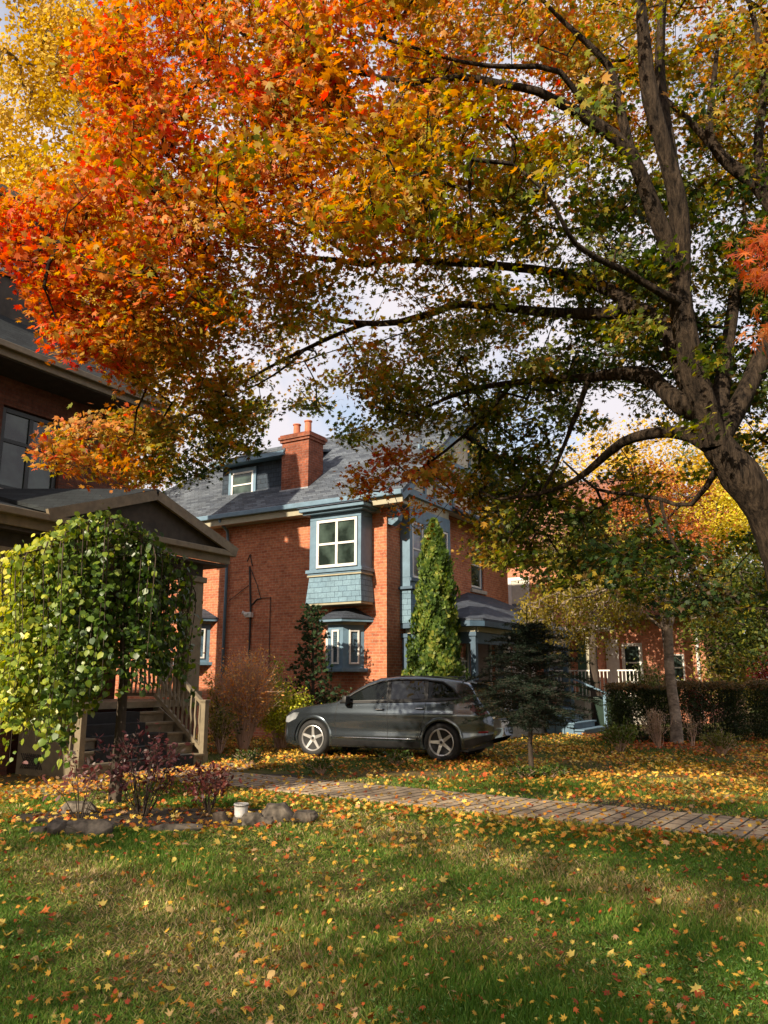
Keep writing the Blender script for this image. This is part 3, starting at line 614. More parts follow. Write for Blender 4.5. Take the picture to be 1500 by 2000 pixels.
# steps
S = empty('porch_steps'); S.parent = L; S['label'] = 'tan wooden steps with black rubber mats and slanted railings'
nst = 6; rise = 1.12/nst; run = .27; y0, y1 = -3.72, -1.0
for k in range(nst-1):
    z = rise*(nst-1-k); x0 = 2.33+run*k
    q = MB(); q.box(x0, x0+run+.03, y0, y1, z-.04, z); q.box(x0, x0+run, y0+.01, y1-.01, 0, z-.041); q.build('tread', M['tan_lt'] if k > 2 else M['tan'], S, bevel=.006)
xb = 2.33+run*(nst-1)
for y, nm in ((y1+.03, 1), (y0-.03, 0)):
    q = MB(); q.box(xb-.1, xb+.01, y-.055, y+.055, 0, 1.12); q.box(xb-.12, xb+.03, y-.075, y+.075, 1.12, 1.16); q.build('newel_post', M['tan_lt'], S, bevel=.006)
    rail_panel((2.3, y, 0), (xb-.1, y, 0), 1.14, .16, .93, 11, S, M['tan_lt'])
q = MB(); q.prism([(2.2, 0), (xb, 0), (xb, .22), (2.2, 1.14)], y0-.12, y0-.088, 'y'); q.build('side_panel', M['tan_lt'], S); q = MB(); q.prism([(2.2, 0), (xb, 0), (xb, .2), (2.2, 1.1)], y1+.088, y1+.12, 'y'); q.build('side_panel', M['tan_lt'], S)
q = MB()
for k in range(9):
    q.bar((2.32+.05*k, y0-.125, .1), (2.32+.05*k+.16, y0-.125, .34), .012, .012); q.bar((2.32+.05*k+.16, y0-.129, .1), (2.32+.05*k, y0-.129, .34), .012, .012)
q.build('lattice', M['soffit'], S)
mats = ['lowest black rubber mat, at the foot of the tan steps', 'black rubber mat on the second of the tan steps from the ground', 'black rubber mat on the third of the tan steps from the ground', 'black rubber mat on the fourth of the tan steps from the ground', 'uppermost black rubber mat, on the top tan step under the porch']
for i in range(nst-1):
    k = nst-2-i; z = rise*(nst-1-k); x0 = 2.33+run*k
    off = (.25, -.15, .1, -.2, -.1)[i]
    q = MB(); wd = .8
    q.box(-.1, .2+.012, -wd+off, wd+off, .003, .013); q.box(.204, .214, -wd+off, wd+off, -rise*.95, .003)
    o = q.build('step_mat', M['black']); o.location = tuple(LO+N3*(x0+.1)+B3*(-2.35)+np.array([0, 0, z])); o.rotation_euler = (0, 0, -TH)
    tag(o, mats[i], 'step mat', 'rubber mats on the porch steps')

# ======================= far house on the right =======================
F2 = empty('far_brick_house', tuple(MO), -TH); tag(F2, 'pale red brick house with reddish shingle roof and white porch railing behind the hedge', 'house')
q = MB(); q.box(-9, 1.6, 12, 12.3, 0, 6.5); q.box(1.3, 1.6, 12.3, 21, 0, 6.5); q.box(-9, -8.7, 12.3, 21, 0, 6.5)
q.box(1.6, 2.3, 14, 14.3, 0, 3.9); q.box(3.0, 5.3, 14, 14.3, 0, 3.9); q.box(2.3, 3.0, 14, 14.3, 0, 1.4); q.box(2.3, 3.0, 14, 14.3, 2.9, 3.9); q.box(5.0, 5.3, 14.3, 21, 0, 3.9); q.build('wall', M['brick_far'], F2)
q = MB(); q.slab([(-9.5, 11.5, 6.42), (2.1, 11.5, 6.42), (2.1, 16.5, 10.2), (-9.5, 16.5, 10.2)], .12); q.slab([(-9.5, 16.5, 10.2), (2.1, 16.5, 10.2), (2.1, 21.5, 6.42), (-9.5, 21.5, 6.42)], .12)
q.slab([(1.6, 13.5, 3.95), (5.9, 13.5, 3.95), (5.0, 15.5, 5.0), (1.6, 15.5, 5.0)], .1); q.slab([(5.9, 13.5, 3.95), (5.9, 21, 3.95), (5.0, 21, 5.0), (5.0, 15.5, 5.0)], .1); q.build('roof', M['red_roof'], F2)
q = MB(); q.prism([(12.0, 6.4), (21, 6.4), (16.5, 9.9)], 1.3, 1.58, 'x'); q.build('gable', M['brick_far'], F2)
q = MB(); q.box(-9.5, 2.1, 11.38, 11.49, 6.26, 6.4); q.box(1.7, 5.95, 13.38, 13.49, 3.8, 3.94); q.build('gutter', M['dkframe'], F2)
for a, b, z0, z1, g, bl in ((-1.45, -.7, 4.3, 5.45, 'glass_blue', .9), (-1.4, -.6, 1.2, 2.6, 'glass_blue', 1.2), (.0, .7, 1.3, 2.8, 'glass_blue', .6)):
    window(Wy(12), a, b, z0, z1, F2, 'white', g, blind=bl, sill='stone', outer=('white', .07))
window(Wy(14), 2.32, 2.98, 1.45, 2.88, F2, 'white', 'glass', rails=(2.2,), outer=('white', .06))
window(Wy(14), 4.0, 4.55, 1.5, 2.5, F2, 'white', 'glass', rails=(2.0,), sill='white')
q = MB(Wy(14)); q.box(1.65, 2.15, 0.002, .05, .9, 3.1); q.build('door', M['white'], F2)
q = MB(Wy(12)); q.box(1.15, 1.58, .002, .06, .9, 3.0); q.build('door', plain('green_door', (.05, .13, .085), .5), F2)
q = MB(); q.tube([(5.05, 13.93, 3.75), (5.05, 13.93, .2)], .06, 8); q.build('downpipe', M['white'], F2)
q = MB(); q.box(1.62, 3.9, 12.2, 13.98, 0, .95); q.box(.6, 1.62, 11.0, 11.98, 0, .95); q.build('porch_floor', M['concrete'], F2)
for x in (1.0, 1.75): 
    q = MB(); q.box(x, x+.12, 11.05, 11.17, .95, 3.3); q.build('column', M['cream_trim'], F2)
q = MB(); q.box(.3, 2.6, 10.7, 12.0, 3.3, 3.45); q.build('porch_canopy', M['white'], F2)
q = MB(); q.box(.4, 3.6, 10.9, 10.94, 1.85, 1.9); q.box(.4, 3.6, 10.9, 10.94, 1.0, 1.04)
for k in range(25): x = .42+k*.13; q.box(x, x+.025, 10.905, 10.93, 1.04, 1.85)
q.build('railing', M['white'], F2)

# ======================= parked car =======================
def build_car():
    C = empty('parked_car', (.2, 17.14, .0), R(155)); tag(C, 'dark grey five-door sport utility car parked on the leafy ground with silver five-spoke wheels', 'car')
    m, t, b = newmat('car_paint'); b.inputs['Base Color'].default_value = (.05, .06, .07, 1); b.inputs['Metallic'].default_value = .85; b.inputs['Roughness'].default_value = .2
    b.inputs['Coat Weight'].default_value = .9; b.inputs['Coat Roughness'].default_value = .04
    co = objco(t); f = noise(t, co, 90, 2); t.links.new(ramp(t, f, [(.3, (.085, .105, .125)), (.7, (.13, .155, .18))]), b.inputs['Base Color']); bump(t, b, noise(t, co, 1.3, 1), .02, .1); paint = m
    trim = plain('car_trim', (.014, .014, .015), .5, .2, 20); chrome, _, bb_ = newmat('chrome'); bb_.inputs['Metallic'].default_value = 1; bb_.inputs['Base Color'].default_value = (.75, .75, .76, 1); bb_.inputs['Roughness'].default_value = .15
    alloy, _, ba = newmat('alloy'); ba.inputs['Metallic'].default_value = .7; ba.inputs['Base Color'].default_value = (.62, .61, .60, 1); ba.inputs['Roughness'].default_value = .35
    gl, gt, gb = newmat('car_glass'); gb.inputs['Base Color'].default_value = (.02, .025, .025, 1); gb.inputs['Roughness'].default_value = .02; gb.inputs['Specular IOR Level'].default_value = .5
    tr = gt.nodes.new('ShaderNodeBsdfTransparent'); tr.inputs[0].default_value = (.62, .66, .6, 1); ms = gt.nodes.new('ShaderNodeMixShader'); ms.inputs[0].default_value = .55
    gt.links.new(gb.outputs[0], ms.inputs[1]); gt.links.new(tr.outputs[0], ms.inputs[2]); gt.links.new(ms.outputs[0], gt.nodes['Material Output'].inputs[0])
    dglass = glass('dark_car_glass', (.006, .007, .008), .02, .45)
    X = lambda pts: (np.array([p[0] for p in pts]), np.array([p[1] for p in pts]))
    def curve(pts):
        xs, ys = X(sorted(pts))
        def f(x):
            # smooth monotone-ish interpolation: average of shifted linear samples
            return np.mean([np.interp(np.asarray(x)+o, xs, ys) for o in (-.06, -.03, 0, .03, .06)], axis=0)
        return f
    T = curve([(2.33,.60),(2.27,.74),(2.16,.86),(1.95,.945),(1.6,1.01),(1.25,1.055),(1.0,1.09),(.86,1.13),(.55,1.32),(.25,1.485),(.0,1.565),(-.4,1.61),(-.9,1.61),(-1.4,1.575),(-1.75,1.525),(-1.93,1.47),(-2.06,1.28),(-2.19,1.06),(-2.26,.98),(-2.33,.9),(-2.37,.75)])
    Z0 = curve([(2.33,.42),(2.2,.24),(1.9,.21),(-1.9,.24),(-2.2,.33),(-2.37,.46)])
    W = curve([(2.33,.50),(2.25,.66),(2.12,.79),(1.9,.87),(1.5,.92),(1.0,.935),(0,.94),(-1.2,.945),(-1.7,.925),(-2.05,.87),(-2.2,.81),(-2.3,.74),(-2.37,.62)])
    BZ = curve([(2.33,.55),(2.1,.80),(1.9,.88),(1.5,.955),(1.,1.0),(.5,1.03),(0,1.055),(-1.,1.09),(-1.7,1.12),(-2.1,1.10),(-2.37,.74)])
    def side(x, z):
        """half width of the body at (x, z)"""
        x = np.asarray(x, float); z = np.asarray(z, float); w = W(x); zb = np.minimum(BZ(x), T(x)-.015); z0 = Z0(x)
        u = np.clip((z-z0)/np.maximum(zb-z0, .01), 0, 1)
        low = w*(.93+.07*np.clip(u/.25, 0, 1)**.6)*(1-.045*np.clip((u-.62)/.38, 0, 1)**1.6)
        low = low-.018*np.exp(-((z-.56)/.12)**2)+.012*np.exp(-((z-.87)/.05)**2)
        up = np.clip(z-zb, 0, 1); return low-up*.40-.10*np.clip(up-.38, 0, 1)**1.2
    xs = np.linspace(2.33, -2.37, 190); NR = 46; V = []; 
    for x in xs:
        zt = float(T(x)); z0 = float(Z0(x)); zb = min(float(BZ(x)), zt-.015); ring = []
        hgt = zt-zb; ztop = zt-min(.05, hgt*.5)
        for k in range(26): ring.append(z0+(zb-z0)*k/25)
        ring += [zb+(ztop-zb)*k/12 for k in range(1, 13)]
        rr = [(float(side(x, z)), z) for z in ring]; we = rr[-1][0]
        for k in range(1, 9):
            a = k/8; rr.append((we*(1-a)**1. if a == 1 else we*math.cos(a*math.pi/2)**.55, ztop+(zt-ztop)*math.sin(a*math.pi/2)**.7))
        V.append(rr)
    nr = len(V[0]); verts = []; idx = {}
    for i, x in enumerate(xs):
        for s in (1, -1):
            for k, (y, z) in enumerate(V[i]): idx[(i, s, k)] = len(verts); verts.append((x, s*y, z))
    faces = []
    DL = [(.80,1.075),(.50,1.27),(.22,1.41),(-.05,1.49),(-.45,1.535),(-1.0,1.53),(-1.4,1.485),(-1.62,1.36),(-1.80,1.165),(-1.3,1.13),(-.5,1.10)]
    def inside(x, z, P):
        c = False; n = len(P)
        for i in range(n):
            x1, y1 = P[i]; x2, y2 = P[(i+1) % n]
            if (y1 > z) != (y2 > z) and x < (x2-x1)*(z-y1)/(y2-y1)+x1: c = not c
        return c
    WX = (1.405, -1.405); WR = .43
    for i in range(len(xs)-1):
        for s in (1, -1):
            for k in range(nr-1):
                q = [idx[(i,s,k)], idx[(i+1,s,k)], idx[(i+1,s,k+1)], idx[(i,s,k+1)]]
                cx = sum(verts[j][0] for j in q)/4; cz = sum(verts[j][2] for j in q)/4
                if k < 37 and inside(cx, cz, DL) and abs(verts[q[0]][1]) > .3: continue
                if k < 26 and any(math.hypot(cx-wx, cz-.37) < WR for wx in WX): continue
                faces.append(q if s == 1 else q[::-1])
    for i in (0, len(xs)-1):
        faces.append([idx[(i,1,k)] for k in range(nr)]+[idx[(i,-1,k)] for k in range(nr-1, -1, -1)])
    me = bpy.data.meshes.new('body'); me.from_pydata(verts, [], faces); me.polygons.foreach_set('use_smooth', [True]*len(faces)); me.materials.append(paint)
    body = bpy.data.objects.new('body', me); COL.objects.link(body); body.parent = C
    def patch(name, poly, m, s, off=.006, par=C, n=26, smooth=True):
        """polygon in (x, z) laid on the side of the body"""
        import bmesh
        xs_ = [p[0] for p in poly]; zs_ = [p[1] for p in poly]
        mb = MB(); gx_ = np.linspace(min(xs_), max(xs_), n*2)
        for i in range(len(gx_)-1):
            # vertical slices clipped to the polygon
            def span(x):
                c = []
                for a in range(len(poly)):
                    (x1, z1), (x2, z2) = poly[a], poly[(a+1) % len(poly)]
                    if (x1 <= x < x2) or (x2 <= x < x1): c.append(z1+(z2-z1)*(x-x1)/(x2-x1))
                return (min(c), max(c)) if len(c) >= 2 else None
            e = 1e-4; A = span(min(max(gx_[i], min(xs_)+e), max(xs_)-e)); B_ = span(min(max(gx_[i+1], min(xs_)+e), max(xs_)-e))
            if not A or not B_: continue
            for k in range(8):
                P_ = []
                for (x, (lo, hi), kk) in ((gx_[i], A, k), (gx_[i+1], B_, k), (gx_[i+1], B_, k+1), (gx_[i], A, k+1)):
                    z = lo+(hi-lo)*kk/8; P_.append((x, s*(float(side(x, z))+off), z))
                mb.face(P_)
        return mb.build(name, m, par, smooth=smooth)
    def strip(name, pts, wd, m, s, off=.003, par=C):
        mb = MB(); pp = []
        for a, c in zip(pts[:-1], pts[1:]):
            for k in range(8): f_ = k/8; pp.append((a[0]+(c[0]-a[0])*f_, a[1]+(c[1]-a[1])*f_))
        pp.append(pts[-1]); mb.tube([(x, s*(float(side(x, z))+off), z) for x, z in pp], wd, 6); return mb.build(name, m, par, smooth=True)
    A1 = [(.74,1.095),(.50,1.255),(.22,1.39),(-.05,1.465),(-.20,1.49),(-.24,1.11)]
    A2 = [(-.33,1.115),(-.29,1.50),(-.6,1.51),(-1.0,1.505),(-1.05,1.14)]
    A3 = [(-1.13,1.145),(-1.09,1.49),(-1.4,1.45),(-1.56,1.34),(-1.71,1.185)]
    for s in (1, -1):
        # frame of the glass, in pieces round the openings
        for a, c in zip(DL, DL[1:]+DL[:1]): pass
        strip('window_trim', DL+[DL[0]], .022, trim, s, .0)
        patch('pillar', [(-.24,1.09),(-.20,1.51),(-.29,1.52),(-.33,1.095)], trim, s, .003, n=4); patch('pillar', [(-1.05,1.12),(-1.0,1.53),(-1.09,1.52),(-1.13,1.125)], trim, s, .003, n=4)
        patch('pillar', [(.82,1.07),(.74,1.095),(.66,1.15),(.62,1.08)], trim, s, .005, n=6)
        for P_, m_ in ((A1, gl), (A2, dglass), (A3, gl)):
            patch('side_window', [(x, z) for x, z in P_], m_, s, -.004)
        # extra glass margin under the trim
        patch('window_seal', [(.78,1.08),(-1.78,1.168),(-1.74,1.2),(.70,1.115)], trim, s, -.001)
        strip('belt_line', [(.80,1.07),(-.5,1.097),(-1.3,1.127),(-1.80,1.162)], .009, chrome if False else trim, s, .012)
        # wheel arch lips
        for wx in WX:
            mb = MB(); rows_ = []
            for k in range(41):
                a = R(-28)+R(236)*k/40; rw = []
                for r_, o_ in ((.385, .006), (.40, .014), (.425, .014), (.455, .004)):
                    x = wx+r_*math.cos(a); z = .37+r_*math.sin(a); z = max(z, float(Z0(x))+.0); rw.append((x, s*(float(side(x, z))+o_), z))
                rw.insert(0, (rw[0][0], s*(abs(rw[0][1])-.2), rw[0][2])); rows_.append([mb.p(*p_) for p_ in rw])
            for k in range(40):
                for j in range(4): mb.f.append([rows_[k][j], rows_[k+1][j], rows_[k+1][j+1], rows_[k][j+1]])
            mb.build('wheel_arch', paint, C, smooth=True)
            mb = MB()
            for k in range(24):
                a = R(-10)+R(200)*k/24; a2 = R(-10)+R(200)*(k+1)/24
                mb.face([(wx+.44*math.cos(a), s*.45, .37+.44*math.sin(a)), (wx+.44*math.cos(a2), s*.45, .37+.44*math.sin(a2)), (wx+.44*math.cos(a2), s*.915, .37+.44*math.sin(a2)), (wx+.44*math.cos(a), s*.915, .37+.44*math.sin(a))])
            mb.face([(wx-.44, s*.45, .2), (wx+.44, s*.45, .2), (wx+.44, s*.45, .82), (wx-.44, s*.45, .82)]); mb.build('wheel_well', trim, C)
        # seams, sill, strip, handles
        for L_ in ([(.86,.42),(.90,.75),(.84,1.06)], [(-.28,.36),(-.29,.7),(-.27,1.08)], [(-.98,.62),(-1.06,.80),(-1.10,1.12)], [(.86,.42),(.80,.34),(-.2,.34),(-.9,.36),(-.98,.62)]): strip('door_seam', L_, .006, trim, s, -.002)
        patch('sill_cladding', [(.98,.24),(.96,.36),(-.96,.36),(-.98,.24)], trim, s, .004); strip('sill_strip', [(.9,.405),(-.9,.405)], .010, chrome, s, .006)
        for hx, hz in ((-.12, .955), (-.98, .985)):
            mb = MB(); y = float(side(hx, hz)); mb.tube([(hx+.09, s*(y-.005), hz), (hx+.07, s*(y+.035), hz+.004), (hx-.07, s*(y+.035), hz+.006), (hx-.09, s*(y-.005), hz+.003)], .016, 8); mb.build('door_handle', paint, C, smooth=True)
            mb = MB(); mb.tube([(hx+.07, s*(y+.052), hz+.004), (hx-.07, s*(y+.052), hz+.006)], .006, 6); mb.build('handle_strip', chrome, C)
        # mirror
        mb = MB(); y = float(side(.62, 1.1))
        mb.tube([(.58, s*(y-.02), 1.09), (.60, s*(y+.06), 1.11)], .03, 8)
        mb.v = mb.v; P_ = [(.54, y+.05, 1.06), (.70, y+.07, 1.06), (.66, y+.25, 1.08), (.54, y+.26, 1.08), (.54, y+.05, 1.21), (.66, y+.07, 1.22), (.63, y+.23, 1.22), (.54, y+.25, 1.21)]
        mb.hexa([(p_[0], s*p_[1], p_[2]) for p_ in P_]); mb.build('mirror', trim, C, bevel=.02, smooth=True)
        # roof rail
        mb = MB(); pts = [(.12, 1.50), (.0, 1.545), (-.5, 1.60), (-1.2, 1.585), (-1.6, 1.53), (-1.70, 1.50)]
        mb.tube([(x, s*.60, z) for x, z in pts], .018, 8); mb.build('roof_rail', trim, C, smooth=True)
        # lamps
        patch('headlight', [(2.24,.66),(2.22,.74),(1.92,.86),(1.76,.87),(1.84,.74),(2.05,.66)], glass('lamp_glass', (.10, .105, .11), .08), s, .006)
        patch('tail_light', [(-1.98,.97),(-2.02,1.08),(-2.24,.985),(-2.30,.86),(-2.2,.84)], plain('tail_red', (.11, .008, .008), .15, .1), s, .008)
        strip('reflector', [(-2.12,.56),(-2.28,.57)], .018, plain('reflector_red', (.25, .01, .01), .2, .1), s, .004)
        patch('rear_bumper', [(-1.86,.26),(-1.84,.40),(-2.2,.50),(-2.35,.52),(-2.30,.40)], trim, s, .005)
    # windscreen, rear window, tailgate details
    def top_patch(name, x0, x1, hw0, hw1, m, off=.008, nx=14):
        mb = MB(); g_ = []
        for i in range(nx+1):
            x = x0+(x1-x0)*i/nx; hw = hw0+(hw1-hw0)*i/nx; row = []
            zt = float(T(x)); zb = min(float(BZ(x)), zt-.015); ztop = zt-min(.05, (zt-zb)*.5); we = float(side(x, ztop))
            for k in range(-8, 9):
                y = hw*k/8; a = math.acos(min(1, (min(1, abs(y)/we))**(1/.55))); row.append(mb.p(x, y, ztop+(zt-ztop)*math.sin(a)**.7+off))
            g_.append(row)
        for i in range(nx):
            for k in range(16): mb.f.append([g_[i][k], g_[i+1][k], g_[i+1][k+1], g_[i][k+1]])
        return mb.build(name, m, C, smooth=True)
    top_patch('windscreen', .90, .12, .72, .56, dglass); top_patch('rear_window', -1.97, -2.14, .55, .62, dglass, .012)
    mb = MB(); mb.box(-2.39, -2.30, -.62, .62, .80, .84); mb.build('tailgate_strip', chrome, C, bevel=.01)
    mb = MB(); mb.box(-2.40, -2.32, -.26, .26, .62, .76); mb.build('number_plate', M['white'], C)
    mb = MB(); mb.box(2.30, 2.36, -.42, .42, .48, .78); 
    for k in range(7): mb.box(2.36, 2.37, -.40, .40, .50+.04*k, .515+.04*k)
    mb.build('grille', trim, C, bevel=.02)
    mb = MB(); mb.slab([(-1.72, -.56, 1.535), (-1.72, .56, 1.535), (-2.02, .52, 1.475), (-2.02, -.52, 1.475)], .035); mb.build('spoiler', paint, C, bevel=.012)
    mb = MB(); mb.prism([(-1.42, 1.575), (-1.60, 1.56), (-1.60, 1.64)], -.015, .015, 'y'); mb.build('antenna', paint, C)
    mb = MB(); mb.box(-1.9, 1.9, -.80, .80, .2, .3); mb.build('underbody', trim, C)
    # seats and wheel seen through the glass
    for sy in (.38, -.38):
        for sx in (.15, -.75):
            mb = MB(); mb.box(sx-.25, sx+.25, sy-.24, sy+.24, .6, .78); mb.hexa([(sx-.28, sy-.23, .7), (sx-.16, sy-.23, .7), (sx-.16, sy+.23, .7), (sx-.28, sy+.23, .7), (sx-.42, sy-.2, 1.28), (sx-.32, sy-.2, 1.28), (sx-.32, sy+.2, 1.28), (sx-.42, sy+.2, 1.28)])
            mb.box(sx-.44, sx-.34, sy-.12, sy+.12, 1.3, 1.45); mb.build('car_seat', trim, C, bevel=.03)
    mb = MB(); mb.box(.55, .95, -.75, .75, .75, 1.03); mb.build('dashboard', trim, C, bevel=.04)
    mb = MB(); mb.tube([(.48+.06*math.sin(a), .38+.18*math.cos(a), 1.04+.18*math.sin(a)) for a in [2*math.pi*k/20 for k in range(21)]], .014, 6); mb.build('steering_wheel', trim, C)
    # wheels
    rub = plain('tyre_rubber', (.016, .016, .016), .75, .3, 20)
    def wheel():
        w_ = empty('wheel'); w_.parent = C
        mb = MB(); mb.lathe([(.235, .09), (.25, .112), (.31, .118), (.345, .10), (.367, .06), (.37, 0), (.367, -.08), (.33, -.11), (.25, -.11), (.235, -.09)], n=48, ax='y'); mb.build('tyre', rub, w_, smooth=True)
        mb = MB()
        def ringp(prof, n=48):
            rg = []
            for r_, h_ in prof: rg.append([mb.p(r_*math.cos(2*math.pi*k/n), h_, r_*math.sin(2*math.pi*k/n)) for k in range(n)])
            for i in range(len(prof)-1):
                for k in range(n): mb.f.append([rg[i][k], rg[i][(k+1) % n], rg[i+1][(k+1) % n], rg[i+1][k]])
        ringp([(.252, .085), (.256, .112), (.245, .116), (.228, .10), (.222, .03), (.215, -.08)])
        for k in range(5):
            a = 2*math.pi*k/5+math.pi/2; c_, s_ = math.cos(a), math.sin(a); q = lambda r_, t_, y_: (r_*c_-t_*s_, y_, r_*s_+t_*c_)
            mb.hexa([q(.03, -.042, .05), q(.03, .042, .05), q(.238, .034, .05), q(.238, -.034, .05), q(.03, -.034, .088), q(.03, .034, .088), q(.238, .022, .108), q(.238, -.022, .108)])
        mb.lathe([(.062, .04), (.062, .09), (.05, .098), (.03, .10)], n=20, ax='y')
        mb.build('rim', alloy, w_)
        mb = MB(); mb.lathe([(.222, -.02), (.222, .0)], n=32, ax='y'); mb.build('brake_disc', trim, w_)
        mb = MB(); mb.lathe([(.03, .1), (.03, .104)], n=16, ax='y'); mb.build('hub_cap', trim, w_); return w_
    w0 = wheel(); spots = [(1.405, 1), (-1.405, 1), (1.405, -1), (-1.405, -1)]
    for i, (x, s) in enumerate(spots):
        o = w0 if i == 0 else copy_tree(w0, C); o.location = (x, s*.81, .365); o.rotation_euler = (0, R(17*i), 0 if s == 1 else math.pi)
build_car()

# ======================= the big maple =======================
RED, ORD, ORG, YEL = (.62, .045, .02), (.58, .13, .02), (.60, .23, .03), (.50, .33, .035)
YGR, OLV, GRN, DGR, BRN = (.23, .26, .025), (.10, .13, .018), (.045, .085, .014), (.022, .045, .012), (.24, .09, .03)
def Q(px, py, Y, r): p = at(px, py, Y); return (p[0], p[1], p[2], r)
mbase = np.array([4.95, 8.7, 0])
trunk = [(4.95, 8.7, -.1, .42), (4.92, 8.7, .4, .34), Q(1558, 1200, 8.7, .22), Q(1531, 1100, 8.65, .205), Q(1494, 1000, 8.6, .195), Q(1446, 930, 8.55, .20), Q(1402, 865, 8.5, .185)]
limbs = [trunk,
 [Q(1395,865,8.5,.175), Q(1372,785,8.4,.145), Q(1342,670,8.3,.13), Q(1327,560,8.2,.122), Q(1328,460,8.1,.115), Q(1318,370,8.0,.105), Q(1295,290,7.9,.092), Q(1270,190,7.8,.09), Q(1258,80,7.7,.07), Q(1245,-80,7.6,.05), Q(1230,-300,7.6,.03)],
 [Q(1316,350,8.,.08), Q(1300,240,8.2,.075), Q(1290,120,8.4,.06), Q(1300,-60,8.6,.04), Q(1330,-300,8.9,.025)],
 [Q(1385,830,8.5,.13), Q(1345,745,8.6,.11), Q(1318,680,8.7,.10), Q(1290,625,8.8,.092), Q(1240,600,9.0,.085), Q(1190,565,9.2,.085), Q(1130,545,9.4,.07), Q(1040,525,9.6,.06), Q(930,515,9.8,.05), Q(850,512,9.9,.05), Q(770,506,10.,.048), Q(710,516,10.,.045), Q(655,508,10.,.035), Q(597,502,9.9,.03), Q(500,485,9.7,.02), Q(400,470,9.4,.012)],
 [Q(1240,603,9.,.085), Q(1170,612,9.3,.08), Q(1100,612,9.8,.07), Q(1010,604,10.3,.06), Q(941,598,10.7,.055), Q(893,594,10.9,.055), Q(853,607,11.,.055), Q(780,629,11.1,.052), Q(707,631,11.2,.042), Q(655,625,11.2,.035), Q(625,611,11.2,.028), Q(560,590,11.,.02), Q(470,575,10.7,.012)],
 [Q(715,632,11.2,.035), Q(670,649,11.3,.034), Q(597,682,11.4,.03), Q(523,719,11.5,.022), Q(470,750,11.6,.016), Q(400,800,11.6,.01)],
 [Q(597,682,11.4,.02), Q(560,715,11.3,.018), Q(505,750,11.2,.013), Q(450,775,11.1,.009)],
 [Q(1362,800,8.5,.14), Q(1330,790,8.6,.12), Q(1300,765,8.8,.11), Q(1262,735,9.0,.10), Q(1210,729,9.3,.08), Q(1150,737,9.7,.065), Q(1080,742,10.2,.055), Q(980,750,10.8,.04), Q(880,775,11.3,.03), Q(800,810,11.7,.018)],
 [Q(1395,870,8.5,.12), Q(1350,850,8.7,.085), Q(1305,845,8.9,.075), Q(1255,850,9.2,.07), Q(1215,865,9.4,.06), Q(1170,900,9.7,.05), Q(1120,940,10.,.035), Q(1050,965,10.3,.026), Q(970,975,10.6,.016)],
 [Q(1318,520,8.15,.10), Q(1275,410,8.0,.09), Q(1232,300,7.8,.08), Q(1160,240,7.7,.065), Q(1100,205,7.6,.055), Q(1050,178,7.5,.048), Q(980,164,7.5,.042), Q(900,150,7.6,.036), Q(820,160,7.6,.03), Q(740,150,7.7,.026), Q(620,120,7.8,.02), Q(480,70,8.,.012)],
 [Q(1232,300,7.8,.06), Q(1208,200,7.7,.05), Q(1190,130,7.6,.04), Q(1130,70,7.5,.03), Q(1060,0,7.4,.02), Q(980,-100,7.3,.012)],
 [Q(1160,240,7.7,.04), Q(1095,140,7.4,.03), Q(1000,130,7.3,.026), Q(900,120,7.2,.02), Q(700,60,7.2,.012)],
 [Q(1342,600,8.25,.07), Q(1287,571,8.,.045), Q(1224,531,7.8,.04), Q(1170,507,7.6,.034), Q(1125,476,7.4,.028), Q(1098,432,7.2,.022), Q(1060,370,7.,.018), Q(1000,320,6.9,.012)],
 [Q(1398,850,8.6,.13), Q(1408,760,8.9,.10), Q(1420,680,9.1,.085), Q(1433,600,9.3,.07), Q(1440,500,9.5,.045), Q(1455,420,9.7,.02)],
 [Q(1405,860,8.5,.12), Q(1470,740,8.7,.11), Q(1530,600,8.8,.10), Q(1545,480,8.8,.10), Q(1500,385,8.8,.10), Q(1455,345,8.8,.085), Q(1405,300,8.8,.075), Q(1384,255,8.8,.05), Q(1392,180,8.9,.04), Q(1400,100,9.,.025)],
 [Q(1405,300,8.8,.055), Q(1350,240,8.9,.045), Q(1300,195,9.,.035), Q(1230,150,9.1,.02)],
 [Q(1500,385,8.8,.07), Q(1480,290,8.9,.06), Q(1490,180,9.,.05), Q(1478,60,9.,.035), Q(1440,-60,9.1,.02)],
 [Q(707,516,10.,.035), Q(640,470,9.6,.03), Q(560,430,9.1,.025), Q(480,400,8.7,.02), Q(380,330,8.2,.014), Q(290,230,7.8,.008)],
 [Q(560,430,9.1,.02), Q(450,450,8.6,.018), Q(330,470,8.1,.014), Q(230,490,7.6,.01), Q(120,470,7.2,.006)],
 [Q(1000,750,10.8,.03), Q(940,820,11.2,.025), Q(870,880,11.6,.02), Q(800,930,11.8,.012), Q(740,960,12,.006)],
 [Q(1150,737,9.7,.04), Q(1110,850,10.,.028), Q(1060,960,10.3,.02), Q(1000,1040,10.5,.01)],
 [Q(1410,900,8.6,.04), Q(1350,985,9.,.028), Q(1290,975,9.4,.024), Q(1230,965,9.8,.025), Q(1165,955,10.2,.02), Q(1100,900,10.6,.012)],
 [Q(1290,975,9.4,.022), Q(1310,1050,9.3,.018), Q(1360,1130,9.2,.01)],
 [Q(400,800,11.6,.01), Q(300,840,10.6,.008), Q(200,860,9.6,.006), Q(110,850,9.,.004)],
]
